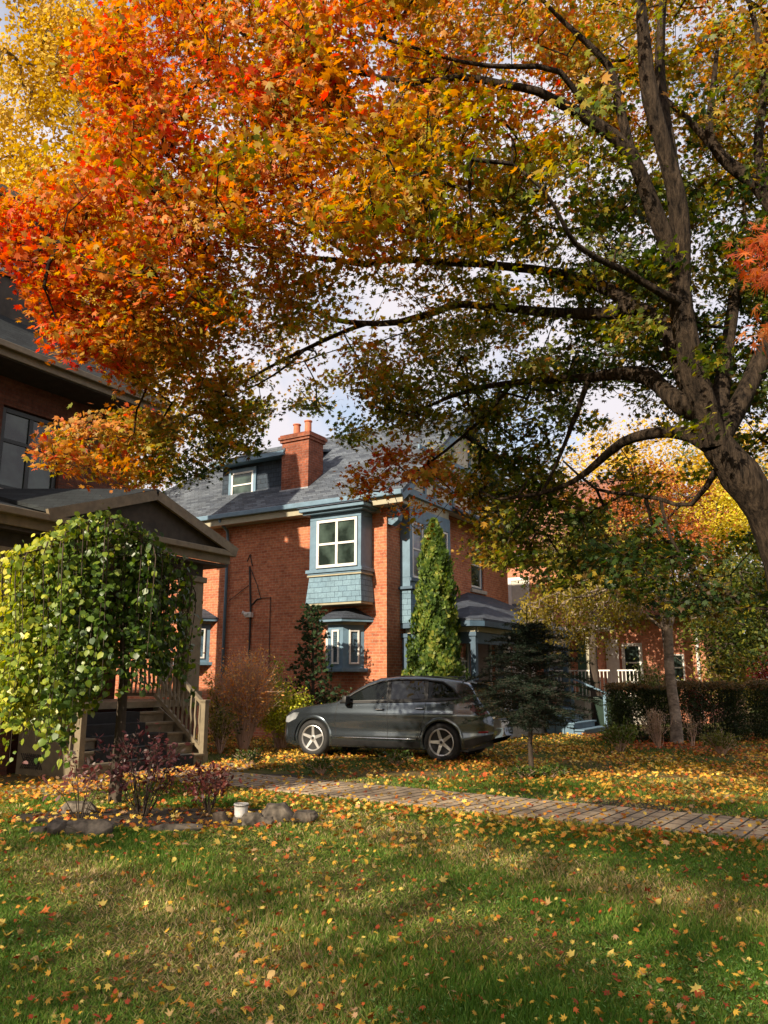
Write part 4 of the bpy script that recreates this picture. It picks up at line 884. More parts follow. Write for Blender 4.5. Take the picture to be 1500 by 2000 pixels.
# lower outline of the crown (photo px -> py), left outline, and depth of the crown by bearing
LOWX = [-200,0,60,130,200,240,300,400,480,560,620,700,760,830,900,960,1040,1100,1180,1260,1340,1420,1520,1700]
LOWY = [440,490,545,690,690,730,800,905,880,830,830,860,900,960,990,1040,1060,1090,1130,1170,1190,1200,1210,1210]
def left_edge(py): return np.interp(py, [-700,-50,0,60,130,200,260,330,380,430,560], [340,270,215,185,150,235,210,170,95,-120,-200])
def depth(px, py):
    px = np.asarray(px, float); py = np.asarray(py, float)
    far = np.clip((py-380)/480, 0, 1); far = far*far*(3-2*far); lf = np.clip((px-150)/350, 0, 1)
    d = 7.6+4.6*far*lf; r = np.clip((px-950)/350, 0, 1); return d*(1-r)+8.8*r
attr = []
N_A = 3550
LPX = []
for L_ in limbs[1:]:
    for q_ in smooth_poly(L_, .12):
        d_ = q_[:3]-np.array([0, 0, 1.5]); f_ = d_[1]*math.cos(PT)+d_[2]*math.sin(PT)
        LPX.append((750+F*d_[0]/f_, 1000-F*(-d_[1]*math.sin(PT)+d_[2]*math.cos(PT))/f_, q_[1], q_[3]))
LPX = np.array(LPX)
def clear(px, py): return (528 < px < 650 and 800 < py < 960) or (430 < px < 530 and 900 < py)   # the chimney and dormer stay in view
while len(attr) < N_A:
    px = rng.uniform(-150, 1720); py = rng.uniform(-560, 1210)
    if py > np.interp(px, LOWX, LOWY) or px < left_edge(py): continue
    if py < -60 and rng.random() < .72: continue
    # gaps where the sky or the house shows
    gap = 0
    for gx_, gy_, rx_, ry_, s_ in ((560,700,120,38,.75),(520,760,80,30,.6),(1230,800,120,45,.8),(1190,880,110,50,.85),(720,540,150,35,.55),(300,110,60,60,.5),(960,240,70,50,.5),(1150,320,90,50,.4),(1440,640,60,120,.3),(780,620,170,35,.5),(980,860,60,40,.4),(860,930,90,70,.45),(640,800,100,45,.65),(1290,870,60,60,.9),(1370,960,110,110,.93),(1200,1010,150,90,.35),(480,830,60,40,.4),(930,1010,80,60,.55),(1060,1080,90,50,.5),(1440,1090,80,60,.7)):
        if ((px-gx_)/rx_)**2+((py-gy_)/ry_)**2 < 1: gap = max(gap, s_)
    if rng.random() < gap: continue
    th = np.clip(1-abs(px-900)/1500, .4, 1); d = depth(px, py)+rng.normal(0, 1.15*th)+(.8 if px > 1000 else 0)*rng.uniform(-1.5, 1.8)
    if px > 1380 and py > 800 and d < 9.2: continue
    d = max(6.2, d+.5+(.9 if px > 850 else 0)); nzv = math.sin(px*.021+py*.013+1.3*math.sin(py*.017))+math.sin(px*.037-py*.029+2)+.8*math.sin(px*.011+py*.047)
    if nzv < -.5 and rng.random() < .78: continue
    nr_ = np.hypot(LPX[:, 0]-px, LPX[:, 1]-py) < 20+LPX[:, 3]*130
    if nr_.any() and (LPX[nr_, 3].max() > .025) and d < LPX[nr_, 2].max()+.15 and rng.random() < (.75 if px < 1000 else .42): continue
    p = at(px, py, d)
    if p[2] > 12.5: continue
    attr.append(p)
# the low yellow bough in front of the near house, and thin hanging sprays in front of the brick house
for k in range(46): px = rng.uniform(95, 330); attr.append(at(px, np.interp(px, [95,330],[865,870])+rng.uniform(-42, 62)*(1-.3*(px < 140)), 9.+.005*(px-100)+rng.normal(0,.35)))
for k in range(30): px = rng.uniform(690, 960); attr.append(at(px, rng.uniform(905, 1045 if px > 780 else 965), 11.4+rng.normal(0,.35)))
for k in range(75): px = rng.uniform(250, 580); attr.append(at(px, rng.uniform(790, np.interp(px, [250,300,400,450,520,580],[930,945,935,870,870,860])), 11.6+rng.normal(0,.7)))
for k in range(26): px = rng.uniform(740, 980); attr.append(at(px, rng.uniform(780, 905), 11.4+rng.normal(0,.4)))
for k in range(55): px = rng.uniform(930, 1160); attr.append(at(px, rng.uniform(960, np.interp(px, [930,1160],[1090,1170])), 10.9+rng.normal(0,.5)))
def to_px(q):
    f_ = q[1]*math.cos(PT)+(q[2]-1.5)*math.sin(PT); return 750+F*q[0]/f_, 1000-F*(-q[1]*math.sin(PT)+(q[2]-1.5)*math.cos(PT))/f_
attr = np.array([q for q in attr if not clear(*to_px(q))])
CT = [(60,500,.98),(100,630,1.0),(120,720,.97),(160,150,.98),(220,30,.93),(300,200,.84),(260,430,.9),(200,560,.9),(330,350,.76),(420,480,.76),(300,620,.68),(420,640,.58),(500,400,.72),(560,520,.62),(560,250,.80),(450,120,.82),(600,60,.86),(700,300,.74),(700,430,.66),(800,100,.76),(860,380,.66),(900,250,.72),(960,60,.78),(1050,250,.72),(1100,90,.74),(1050,400,.42),(1000,500,.36),(750,620,.46),(620,700,.48),(520,740,.45),(380,740,.5),(350,800,.48),(150,850,.72),(250,840,.62),(350,880,.38),(420,900,.22),(500,850,.2),(640,830,.22),(760,780,.28),(720,680,.4),(850,700,.32),(900,600,.3),(900,800,.22),(950,900,.16),(740,960,.86),(800,930,.82),(860,980,.84),(940,1010,.25),(820,1030,.8),(1100,620,.2),(1100,800,.14),(1200,450,.26),(1200,250,.45),(1300,60,.62),(1400,80,.64),(1480,40,.62),(1180,40,.72),(1400,350,.34),(1470,250,.5),(1400,550,.16),(1350,700,.1),(1480,700,.1),(1250,770,.2),(1230,810,.9),(1200,860,.5),(1050,950,.2),(1200,1080,.12),(1350,1130,.06),(1450,1150,.06),(1100,1000,.24),(1300,1150,.08)]
CW = np.array([at(a, b, float(depth(a, b))) for a, b, _ in CT]); CV = np.array([c-(.08 if (750 < a < 1000 and b < 460) else .06 if (a >= 1000 and b < 200) else .14 if (a >= 1000 and b < 460) else -.05 if (700 < a < 1150 and 550 < b < 900) else 0) for a, b, c in CT])
def maple_cols(pos, cl):
    t = np.empty(len(pos))
    for i in range(0, len(pos), 4000):
        p = pos[i:i+4000]; d = ((p[:, None, :]-CW[None])*np.array([1, .45, 1.])); w_ = 1/(np.sum(d*d, 2)**1.6+.01); t[i:i+4000] = (w_*CV).sum(1)/w_.sum(1)
    t = t-.11*np.clip((t-.6)/.3, 0, 1)+cl*.10+rng.normal(0, .115, len(pos))
    c = palette(t, [(0, DGR), (.14, GRN), (.3, OLV), (.42, YGR), (.53, (.42,.32,.035)), (.64, (.56,.27,.035)), (.76, (.64,.23,.04)), (.87, (.64,.125,.025)), (1.0, (.66,.045,.022))])
    br = rng.random(len(pos)) < .16; c[br] = c[br]*.35+np.array(BRN)*.35
    yl = rng.random(len(pos)) < .06; c[yl] = c[yl]*.4+np.array(YEL)*.6
    return c
tree('maple_tree', 'huge maple with red, orange and green leaves whose leaning trunk stands at the right edge', 'tree', mbase, limbs, attr, M['bark'], M['leaf'], 54, .165, .058, maple_cols, MAPLE, tipdrop=.7, up=.75, tip_r=.0042, kw=dict(wob=.10, step=.22, expo=2.3, rmax=.02), n=14, flat=.42)

# ======================= other trees =======================
def blob(c, r, n, shell=.0, low=None):
    out = []
    while len(out) < n:
        g = rng.uniform(-1, 1, 3); q = np.linalg.norm(g)
        if q > 1 or q < shell: continue
        p = np.array(c)+g*np.array(r)
        if low and p[2] < low: continue
        out.append(p)
    return np.array(out)
def colset(stops, j=.15):
    def f(pos, cl): return palette(np.clip(.5+cl*.22+rng.normal(0, j, len(pos)), 0, 1), stops)
    return f
yel = colset([(0, (.44,.26,.015)), (.5, (.60,.37,.02)), (1, (.70,.52,.07))])
ygr = colset([(0, (.10,.12,.015)), (.5, (.26,.25,.025)), (1, (.48,.38,.04))])
# tall yellow tree behind the near house
c = at(90, 700, 27); base = np.array([c[0], 27, 0]); li = [[(base[0], 27, 0, .45), (base[0]+.2, 27, 6, .36), (base[0], 27, 10, .28)]]
for k in range(13):
    a = k*2.4; tx = base[0]+math.cos(a)*(1.8+.35*k % 3.2)+.3; ty = 27+math.sin(a)*2.5; zt = 17+((k*37) % 9)
    li.append([(base[0], 27, 7+.3*k, .13), (base[0]+(tx-base[0])*.5, 27+(ty-27)*.5, 11+.35*k, .09), (tx-.1, ty, zt-3, .05), (tx, ty, zt, .02)])
at1 = []
while len(at1) < 900:
    z = rng.uniform(7.5, 27); r = np.interp(z, [7, 10, 15, 20, 27], [3.6, 4.6, 4.4, 3.6, 2.6]); p = np.array([base[0]+rng.uniform(-1, 1)*r, 27+rng.uniform(-1, 1)*r, z])
    if math.hypot(p[0]-base[0], p[1]-27) > r: continue
    if z > 19 and rng.random() < .45: continue
    if math.sin(p[0]*1.3+2)+math.sin(p[2]*.8+p[0])*.7 < -1.05: continue
    at1.append(p)
tree('poplar_tree', 'tall airy tree with bright yellow leaves behind the dark house', 'tree', base, li, np.array(at1), M['bark_grey'], M['leaf2'], 100, .42, .17, yel, DIAM, tip_r=.012, kw=dict(wob=.08, step=.6, rmax=.08, sag=-.05), up=.2)
def simple_tree(name, label, px, py, Y, rx, ry, rz_, n, per, spread, size, colf, bark='bark_dk', shape=DIAM, group=None, lean=0, tr=.14, shell=.0, tipdrop=.5, nl=7, kw={}):
    c = at(px, py, Y); base = np.array([c[0]+lean, Y, 0]); zc = c[2]; li = [[(base[0], Y, 0, tr*1.2), (base[0]-lean*.3, Y+.1, max(1, (zc-rz_)*.6), tr), (base[0]-lean*.7, Y, max(1.6, zc-rz_*.7), tr*.8), (c[0], Y, zc, tr*.5), (c[0]+.1, Y, zc+rz_*.7, tr*.2)]]
    for k in range(nl):
        a = k*2.4+px; z0 = max(1.5, zc-rz_*.75)+rz_*.12*k
        li.append([(c[0]+lean*.1, Y, z0, tr*.45), (c[0]+rx*.45*math.cos(a), Y+ry*.45*math.sin(a), z0+rz_*.3, tr*.3), (c[0]+rx*.8*math.cos(a), Y+ry*.8*math.sin(a), z0+rz_*(.35+.05*k), tr*.12)])
    A = blob((c[0], Y, zc), (rx, ry, rz_), n, shell, .3)
    ph = rng.uniform(0, 6, 3); A = A+.16*rx*np.sin(A[:, [1, 2, 0]]*2.2+ph)
    return tree(name, label, 'tree', base, li, A, M[bark], M['leaf2'], per, spread, size, colf, shape, group, tip_r=.008, kw=dict(dict(wob=.08, step=.5, rmax=tr*.4), **kw), tipdrop=tipdrop)
simple_tree('maple_tree', 'small rust red maple behind the hedge, between the yellow trees', 1275, 1020, 28, 2.5, 2., 1.75, 170, 55, .32, .11, colset([(0, (.14,.05,.02)), (.5, (.36,.10,.025)), (1, (.55,.20,.04))]), lean=.3)
simple_tree('yellow_tree', 'yellow tree rising behind the rust red maple', 1240, 950, 37, 4.2, 3, 2.6, 230, 40, .5, .17, yel)
simple_tree('yellow_tree', 'bright yellow tree just left of the big leaning trunk, lowest of the yellow ones', 1400, 1035, 31, 1.7, 1.6, 1.6, 130, 60, .35, .13, colset([(0, (.45,.36,.02)), (.5, (.62,.50,.03)), (1, (.72,.62,.08))]))
simple_tree('yellow_tree', 'golden tree at the far right edge beyond the leaning trunk', 1510, 960, 34, 3.0, 3, 3.4, 230, 38, .5, .16, yel)
simple_tree('green_tree', 'blue green tree behind the yellow trees at the right', 1400, 960, 41, 3.0, 3, 2.3, 160, 50, .5, .18, colset([(0, (.04,.08,.03)), (.5, (.10,.15,.05)), (1, (.25,.28,.08))]))
simple_tree('green_tree', 'yellow green tree between the two red brick houses', 1150, 1100, 27, 1.9, 1.8, 1.9, 170, 55, .32, .11, ygr)
simple_tree('green_tree', 'dense green tree at the right edge beyond the hedge', 1500, 1190, 25, 2.6, 2.0, 1.9, 240, 55, .35, .12, colset([(0, (.02,.04,.01)), (.5, (.06,.09,.015)), (1, (.25,.24,.03))]))
simple_tree('green_tree', 'olive green tree over the pale brick wall of the far house', 1420, 1140, 29.5, 2.6, 1.5, 1.3, 150, 45, .33, .12, colset([(0, (.03,.05,.01)), (.5, (.10,.12,.02)), (1, (.30,.26,.03))]))
# distant line of trees closing the view, each its own
FAR = [(-30, 52, 7, 9, 'far green tree beyond the near house, left of its mate'), (-19, 55, 6, 8, 'far green tree behind the tall yellow tree'), (-8, 60, 6, 7, 'far tree hidden behind the slate roof'), (13, 58, 6, 7.5, 'far tree behind the reddish roof'), (22, 50, 6, 8, 'far green and gold tree behind the rightmost yellow tree'), (31, 54, 6, 8, 'far gold tree beyond the right edge of the hedge')]
for x, Y, rr, hh, lb in FAR:
    base = np.array([x, Y, 0.]); li = [[(x, Y, 0, .4), (x, Y, hh*.5, .3), (x, Y, hh, .1)]]
    tree('distant_tree', lb, 'tree', base, li, blob((x, Y, hh*.55), (rr, 3, hh*.5), 200, 0, .5), M['bark_dk'], M['leaf2'], 36, .9, .38, ygr if x > 15 else colset([(0, (.05,.07,.02)), (.5, (.14,.15,.03)), (1, (.36,.28,.04))]), DIAM, group=None, tip_r=.015, kw=dict(step=1.2, rmax=.1))
# weeping birch by the hedge
c0 = gnd(1322, 1452); bx, by_ = c0[0], c0[1]
def Z(py, Y): return at(750, py, Y)[2]
li = [[(bx, by_, 0, .17), (bx+.02, by_, .6, .135), (bx-.05, by_, 1.6, .12), (bx-.02, by_, Z(1250,by_), .11), (bx, by_, Z(1200,by_), .10), (bx-.1, by_, 4.2, .09), (bx-.3, by_, 5.0, .04)]]
for k in range(12):
    a = k*2.4; rr = 1.2+(k % 4)*.7; li.append([(bx-.03, by_, 2.6+.14*k, .05), (bx+rr*.5*math.cos(a)-.3, by_+rr*.4*math.sin(a), 3.4+.14*k, .035), (bx+rr*math.cos(a)-.6, by_+rr*.7*math.sin(a), 3.3+.1*k, .012)])
at2 = []
for k in range(150):
    px = rng.choice([rng.uniform(1020, 1260), rng.uniform(1240, 1440)], p=[.62, .38]); top = np.interp(px, [1020, 1080, 1150, 1300, 1440], [1190, 1160, 1130, 1090, 1150]); bot = np.interp(px, [1020, 1080, 1180, 1240, 1300, 1440], [1235, 1265, 1265, 1215, 1195, 1225])
    Yd = by_+rng.uniform(-1.3, 1.0)
    for f_ in np.linspace(0, 1, 5): at2.append(at(px+rng.normal(0, 4), top+(bot-top)*f_*rng.uniform(.7, 1.05), Yd))
tree('birch_tree', 'weeping birch with dull gold hanging twigs and a pale banded trunk at the hedge', 'tree', (bx, by_, 0), li, np.array(at2), M['birchbark'], M['leaf2'], 14, .15, .075, colset([(0, (.07,.08,.012)), (.5, (.22,.17,.02)), (1, (.42,.30,.035))]), DIAM, tipdrop=1.4, up=-.1, tip_r=.004, kw=dict(step=.3, rmax=.03), flat=1.5)
# unseen-from-here neighbour trees behind the photographer that shade the lawn
for (x, y, rr, hh, nn, lb) in ((-14.2, -11.6, 5.2, 16.5, 300, 'large maple behind the photographer whose shade falls on the lawn'), (-8.6, -13.4, 5.4, 17.5, 300, 'second maple behind the photographer, shading the lawn from further back')):
    base = np.array([x, y, 0.]); li = [[(x, y, 0, .22), (x, y, 3, .16), (x, y, hh*.6, .08), (x, y, hh, .03)]]
    tree('maple_tree', lb, 'tree', base, li, blob((x, y, hh*.6), (rr, rr, hh*.4), nn), M['bark_dk'], M['leaf2'], 30, .5, .2, colset([(0, ORG), (1, YEL)]), DIAM, tip_r=.008, kw=dict(step=.8, rmax=.04))
# unseen street trees added for windows and car to reflect and to dim skylight
for (x, y, rr, hh, lb) in ((9.5, -4.5, 4.2, 10, 'unseen tree added behind the photographer on the right for reflections'), (15.5, 4.0, 4.2, 10.5, 'unseen tree added off to the right for reflections, level with the photographer'), (20.5, 14.5, 4.5, 11, 'unseen tree added off to the right for reflections, level with the brick house'), (.5, -17, 5, 11, 'unseen tree added straight behind the photographer for reflections')):
    base = np.array([x, y, 0.]); li = [[(x, y, 0, .35), (x, y, 3, .26), (x, y, hh*.6, .15), (x, y, hh, .05)]]
    tree('added_street_tree', lb, 'tree', base, li, blob((x, y, hh*.58), (rr, rr, hh*.42), 240), M['bark_dk'], M['leaf2'], 40, .55, .24, colset([(0, (.05,.08,.015)), (.6, (.20,.18,.02)), (1, (.45,.30,.03))]), DIAM, tip_r=.01, kw=dict(step=.8, rmax=.1))
# red Japanese maple reaching in from the right, close to the camera
jb = np.array([3.75, 4.6, 0]); li = [[(3.75, 4.6, 0, .09), (3.72, 4.62, 1.2, .075), (3.5, 4.6, 2.3, .055), (3.1, 4.6, 3.1, .035), Q(1560, 500, 4.6, .014), Q(1500, 520, 4.55, .006)],
      [(3.5, 4.6, 2.3, .04), (3.2, 4.5, 2.9, .02), Q(1540, 640, 4.5, .008)], [(3.5, 4.6, 2.3, .04), (4.0, 4.7, 3.2, .03), (4.3, 4.9, 3.8, .01)]]
ja = [at(1500+rng.uniform(-45, 90), 500+rng.uniform(-35, 40), 4.55+rng.normal(0, .12)) for _ in range(22)]+[at(1505+rng.uniform(-25, 80), 640+rng.uniform(-45, 35), 4.5+rng.normal(0, .12)) for _ in range(15)]+list(blob((4.2, 4.8, 3.5), (.8, .7, .6), 60))
JM = star([(0, 1), (14, .22), (32, .9), (48, .2), (66, .72), (90, .16), (120, .45), (150, .12), (180, .1), (-150, .12), (-120, .45), (-90, .16), (-66, .72), (-48, .2), (-32, .9), (-14, .22)], -.25)
tree('japanese_maple', 'orange red Japanese maple sprays reaching in at the right edge', 'tree', jb, li, np.array(ja), M['bark_dk'], M['leaf'], 15, .07, .085, colset([(0, (.58,.09,.03)), (.5, (.66,.18,.04)), (1, (.66,.30,.09))]), JM, tipdrop=1.2, up=.6, tip_r=.003, kw=dict(step=.15, rmax=.012))

# ======================= weeping mulberry =======================
mg = at(228, 1500, 10.6); mx_, my_ = mg[0], 10.6
hl = [[(mx_, my_, 0, .085), (mx_+.01, my_, .9, .065), (mx_+.01, my_, 1.7, .06), (mx_-.05, my_, 2.4, .06), (mx_-.15, my_, 2.9, .05)]]
ma = []; strands = []
cxm, rxm = at(188, 1200, my_)[0], 1.27
for k in range(230):
    a = rng.uniform(0, 2*math.pi); r = rng.uniform(.15, 1)**.6; ex_, ey_ = cxm+rxm*r*math.cos(a), my_+1.15*r*math.sin(a)
    pxe = 750+F*(ex_)/(ey_*.978+.3)
    top = np.interp(pxe, [-80, 0, 60, 130, 200, 260, 320, 370, 420], [2.85, 3.1, 3.25, 3.5, 3.72, 3.52, 3.2, 2.95, 2.6])-.22*r*abs(math.sin(a))
    bot = np.interp(pxe, [-80, 0, 100, 160, 220, 300, 380, 420], [1.0, 1.05, 1.0, .95, 1.6, 1.68, 1.5, 1.6])+rng.normal(.10, .22)
    if r < .55: bot = top-rng.uniform(.5, 1.1)
    z = top; 
    strands.append([(cxm+(ex_-cxm)*.3, my_+(ey_-my_)*.3, top-.1, .009), (ex_, ey_, top, .008), (ex_+.03, ey_, (top+bot)/2, .005), (ex_+rng.normal(0,.04), ey_, bot, .003)])
    while z > bot: ma.append((ex_+rng.normal(0, .05), ey_+rng.normal(0, .05), z, r)); z -= rng.uniform(.06, .12)
ma = np.array(ma)
root = empty('weeping_mulberry', (mx_, my_, 0)); tag(root, 'umbrella shaped weeping mulberry with glossy green leaves in front of the porch steps', 'tree'); b0 = np.array([mx_, my_, 0])
limbs_ = [smooth_poly(hl[0])]+[smooth_poly([(mx_-.05, my_, 2.5, .035), (mx_+(cxm-mx_)*.5+.45*math.cos(k), my_+.4*math.sin(k), 3.1+.1*math.sin(k*3), .025), (cxm+.75*math.cos(k), my_+.7*math.sin(k), 3.15+.08*math.cos(k*2), .012)]) for k in range(7)]+[smooth_poly(s_, .2) for s_ in strands]
wood('trunk', [np.column_stack([q[:, :3]-b0, q[:, 3]]) for q in limbs_], None, M['bark_dk'], root, 7)
k = np.repeat(np.arange(len(ma)), 4); pos = ma[k, :3]+rng.normal(0, .055, (len(k), 3)); out = unit(np.column_stack([pos[:, 0]-cxm, (pos[:, 1]-my_), np.full(len(k), .35)]))
tt = np.clip(rng.normal(.35, .22, len(k))+.5*np.clip((cxm-.1-pos[:, 0])/1.2, -.5, 1)+.25*np.clip((pos[:, 2]-2.9), 0, 1), 0, 1)  # leaves yellower on the left and top: sunlit side painted into their colour
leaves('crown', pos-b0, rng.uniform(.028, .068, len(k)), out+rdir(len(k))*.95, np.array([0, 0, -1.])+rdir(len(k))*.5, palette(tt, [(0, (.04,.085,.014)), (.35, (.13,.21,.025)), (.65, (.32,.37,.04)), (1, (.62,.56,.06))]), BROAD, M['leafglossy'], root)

# ======================= conifers =======================
def conifer(name, label, cat, x, y, h, prof, n, size, cols, lean=0, inner=.55, shape=FAN, m='leaf2', droop=0):
    root = empty(name, (x, y, 0)); tag(root, label, cat)
    wood('trunk', [smooth_poly([(0, 0, 0, .07), (lean*.5, 0, h*.5, .045), (lean, 0, h*.97, .012)])], None, M['bark_dk'], root, 8)
    z = h*rng.uniform(0.02, 1, n)**1.15; a = rng.uniform(0, 2*math.pi, n); bump_ = 1+.16*np.sin(a*3+z*2.1)+.14*np.sin(a*7-z*5)+.12*np.sin(z*9+a*2)
    R_ = np.interp(z/h, [p[0] for p in prof], [p[1] for p in prof])*bump_; r = R_*(inner+(1-inner)*rng.random(n)**.5)
    pos = np.column_stack([r*np.cos(a)+lean*z/h, r*np.sin(a), z]); o = np.column_stack([np.cos(a), np.sin(a), np.zeros(n)])
    tip = o*.6+np.array([0, 0, .9-droop])+rdir(n)*.35; nr = o+rdir(n)*.7
    leaves('crown', pos, size*rng.uniform(.6, 1.25, n), nr, tip, cols(pos, np.sin(a*3+z*3)*.8), shape, M[m], root); return root
conifer('arborvitae', 'tall bright green arborvitae standing by the corner of the brick house behind the car', 'tree', 1.28, 20.0, 5.5, [(0, .74), (.15, .73), (.3, .63), (.5, .53), (.7, .44), (.85, .30), (.95, .15), (1, .03)], 24000, .10, colset([(0, (.02,.05,.012)), (.4, (.08,.14,.025)), (.7, (.17,.24,.035)), (1, (.38,.36,.07))], .22))
sc = at(610, 1300, 19.4)
root = empty('cedar', (sc[0], 19.4, 0)); tag(root, 'thin dark ragged cedar against the sunlit brick wall', 'tree')
segA, segB, pl_, nl_ = [], [], [], []
for k in range(60):
    z = .5+2.75*(k/60); a = k*2.4; L_ = (.62*(1-z/3.5)+.12)*rng.uniform(.7, 1.3); d = np.array([math.cos(a), math.sin(a), .45]); A_ = np.array([0, 0, z]); B_ = A_+d*L_; segA.append(A_); segB.append(B_)
    for q in range(22): f_ = rng.uniform(.25, 1.05); pl_.append(A_+d*L_*f_+rng.normal(0, .045, 3)); nl_.append(d)
wood('trunk', [smooth_poly([(0, 0, 0, .05), (.02, 0, 1.6, .035), (-.03, 0, 3.3, .008)])], (np.array(segA), np.array(segB), np.full(60, .008), np.full(60, .003)), M['bark_dk'], root, 8)
pl_ = np.array(pl_); nl_ = np.array(nl_); leaves('crown', pl_, rng.uniform(.06, .12, len(pl_)), rdir(len(pl_)), nl_+rdir(len(pl_))*.5, palette(rng.random(len(pl_)), [(0, (.012,.03,.012)), (1, (.035,.065,.02))]), FAN, M['needle'], root)
# dark spruce sapling
sg = gnd(1040, 1521); root = empty('spruce_sapling', (sg[0], sg[1], 0)); tag(root, 'young dark spruce on a thin bare trunk beside the back of the car', 'tree')
sA, sB, ra_, rb_, np_, nt_ = [], [], [], [], [], []
for k in range(150):
    f_ = (k/150); z = .78+1.60*f_; L_ = np.interp(z, [.78, 1.0, 1.25, 1.6, 2.0, 2.4, 2.6], [.6, 1.15, 1.25, 1.0, .62, .3, .08])*rng.uniform(.45, 1.2); a = k*2.399+rng.normal(0, .3)
    d = np.array([math.cos(a), math.sin(a), .12 if z > 1.6 else -.05]); A_ = np.array([.01, 0, z]); pts = [A_+d*L_*s_+np.array([0, 0, .10*math.sin(s_*3)*L_]) for s_ in (0, .35, .7, 1)]
    for u_ in range(3): sA.append(pts[u_]); sB.append(pts[u_+1]); ra_.append(.009*(1-u_*.28)); rb_.append(.009*(1-(u_+1)*.28))
    nt = int(6+16*L_)
    for q in range(nt):
        f2 = (q+1)/nt; bp = A_+d*L_*f2+np.array([0, 0, .10*math.sin(f2*3)*L_]); side_ = np.array([-d[1], d[0], 0])*(1 if q % 2 else -1); td = side_*.75+d*.7+rng.normal(0, .15, 3); tl = (.10+.16*(1-f2))*min(1, L_+.3)
        sA.append(bp); sB.append(bp+td*tl); ra_.append(.004); rb_.append(.0015)
        for w_ in range(17): f3 = rng.random(); np_.append(bp+td*tl*f3); nt_.append(unit((td*.5+rng.normal(0, .7, 3))[None])[0])
    for w_ in range(int(40*L_)): f3 = rng.random(); np_.append(A_+d*L_*f3+np.array([0, 0, .10*math.sin(f3*3)*L_])); nt_.append(unit((d*.5+rng.normal(0, .7, 3))[None])[0])
for k in range(26):  # dead lower twigs
    z = rng.uniform(.35, .85); a = rng.uniform(0, 6.28); L_ = rng.uniform(.2, .6); sA.append(np.array([0, 0, z])); sB.append(np.array([L_*math.cos(a), L_*math.sin(a), z-.06])); ra_.append(.005); rb_.append(.001)
wood('trunk', [smooth_poly([(0, 0, 0, .05), (-.02, 0, .5, .036), (.02, 0, 1.2, .03), (0, 0, 2.72, .005)])], (np.array(sA), np.array(sB), np.array(ra_), np.array(rb_)), M['bark_dk'], root, 8, 4)
np_ = np.array(np_); nt_ = np.array(nt_)
NEEDW = (NEED[0]*np.array([1.25, 3.2, 1], np.float32), NEED[1])
leaves('crown', np_, rng.uniform(.03, .05, len(np_)), rdir(len(np_)), nt_, palette(rng.random(len(np_)), [(0, (.006,.014,.008)), (1, (.02,.036,.02))]), NEEDW, M['needle'], root)

# ======================= shrubs =======================
def shrub(name, label, x, y, h, rx, ry, nst, nl, size, cols, shape=OVAL, m='leaf2', bark='twig', cat='shrub', lo=.15, group=None, stem=.008, arch=.35, sub=2, leafspread=.05):
    root = empty(name, (x, y, 0)); tag(root, label, cat, group); A, B_, ra, rb, tips = [], [], [], [], []
    for k in range(nst):
        a = rng.uniform(0, 6.283); rr = rng.uniform(.1, 1)**.7; end = np.array([rx*rr*math.cos(a), ry*rr*math.sin(a), h*(1-.35*rr*rr)*rng.uniform(.7, 1.05)]); st_ = np.array([end[0]*.12, end[1]*.12, 0]); prev = st_; pts = [st_]
        for j in range(1, 6):
            f_ = j/5; p = st_+(end-st_)*f_+np.array([0, 0, arch*h*.25*math.sin(math.pi*f_)])+rng.normal(0, .02*h, 3)*(f_ > .2); pts.append(p); A.append(prev); B_.append(p); ra.append(stem*(1.05-f_*.75+.1)); rb.append(stem*(1-f_*.75)); prev = p
        tips += [(pts[j]+(pts[j+1]-pts[j])*rng.random(), unit((pts[j+1]-pts[j])[None])[0]) for j in (2, 3, 4) for _ in range(3)]
        for _ in range(sub):
            j = rng.integers(2, 5); s0 = pts[j]; e_ = s0+unit((pts[j]-pts[j-1])[None])[0]*.18*h+rng.normal(0, .10*h, 3); A.append(s0); B_.append(e_); ra.append(stem*.4); rb.append(stem*.15); tips += [(s0+(e_-s0)*q, unit((e_-s0)[None])[0]) for q in (.4, .7, 1.)]
    V, Fq = frusta(np.array(A), np.array(B_), np.array(ra), np.array(rb), 4); rawmesh('stems', V, Fq, M[bark], root, smooth=True)
    if nl:
        ti = rng.integers(0, len(tips), nl); tp = np.array([tips[i][0] for i in ti]); td = np.array([tips[i][1] for i in ti]); tp = tp+rng.normal(0, leafspread, tp.shape); tp[:, 2] = np.maximum(tp[:, 2], .03)
        leaves('foliage', tp, size*rng.uniform(.6, 1.2, nl), rdir(nl)+np.array([0, -.2, .6]), td*.6+rdir(nl)*.8, cols(tp, rng.normal(0, 1, len(tips))[ti]), shape, M[m], root)
    return root
o_ = at(478, 1400, 18.25); shrub('twiggy_shrub', 'tangle of bare reddish twigs with a few orange leaves against the brick wall', o_[0], 18.25, 2.1, .62, .45, 340, 5200, .06, colset([(0, (.62,.22,.09)), (.5, (.78,.38,.12)), (1, (.80,.58,.20))]), sub=4, stem=.010)
o_ = at(428, 1400, 18.6); shrub('leafy_shrub', 'yellowish shrub at the foot of the downpipe', o_[0], 18.6, 1.75, .3, .3, 40, 900, .07, ygr)
o_ = at(552, 1400, 18.7); shrub('leafy_shrub', 'bright yellow green shrub in front of the car bonnet', o_[0], 18.7, 1.35, .6, .5, 90, 5200, .075, colset([(0, (.18,.26,.03)), (.5, (.50,.52,.05)), (1, (.85,.74,.08))]), leafspread=.09)
o_ = at(540, 1400, 18.9); shrub('leafy_shrub', 'narrow upright green shrub poking above the yellow green one', o_[0]+.0, 18.9, 2.25, .26, .25, 14, 900, .07, colset([(0, (.08,.14,.02)), (.5, (.22,.30,.03)), (1, (.45,.46,.05))]))
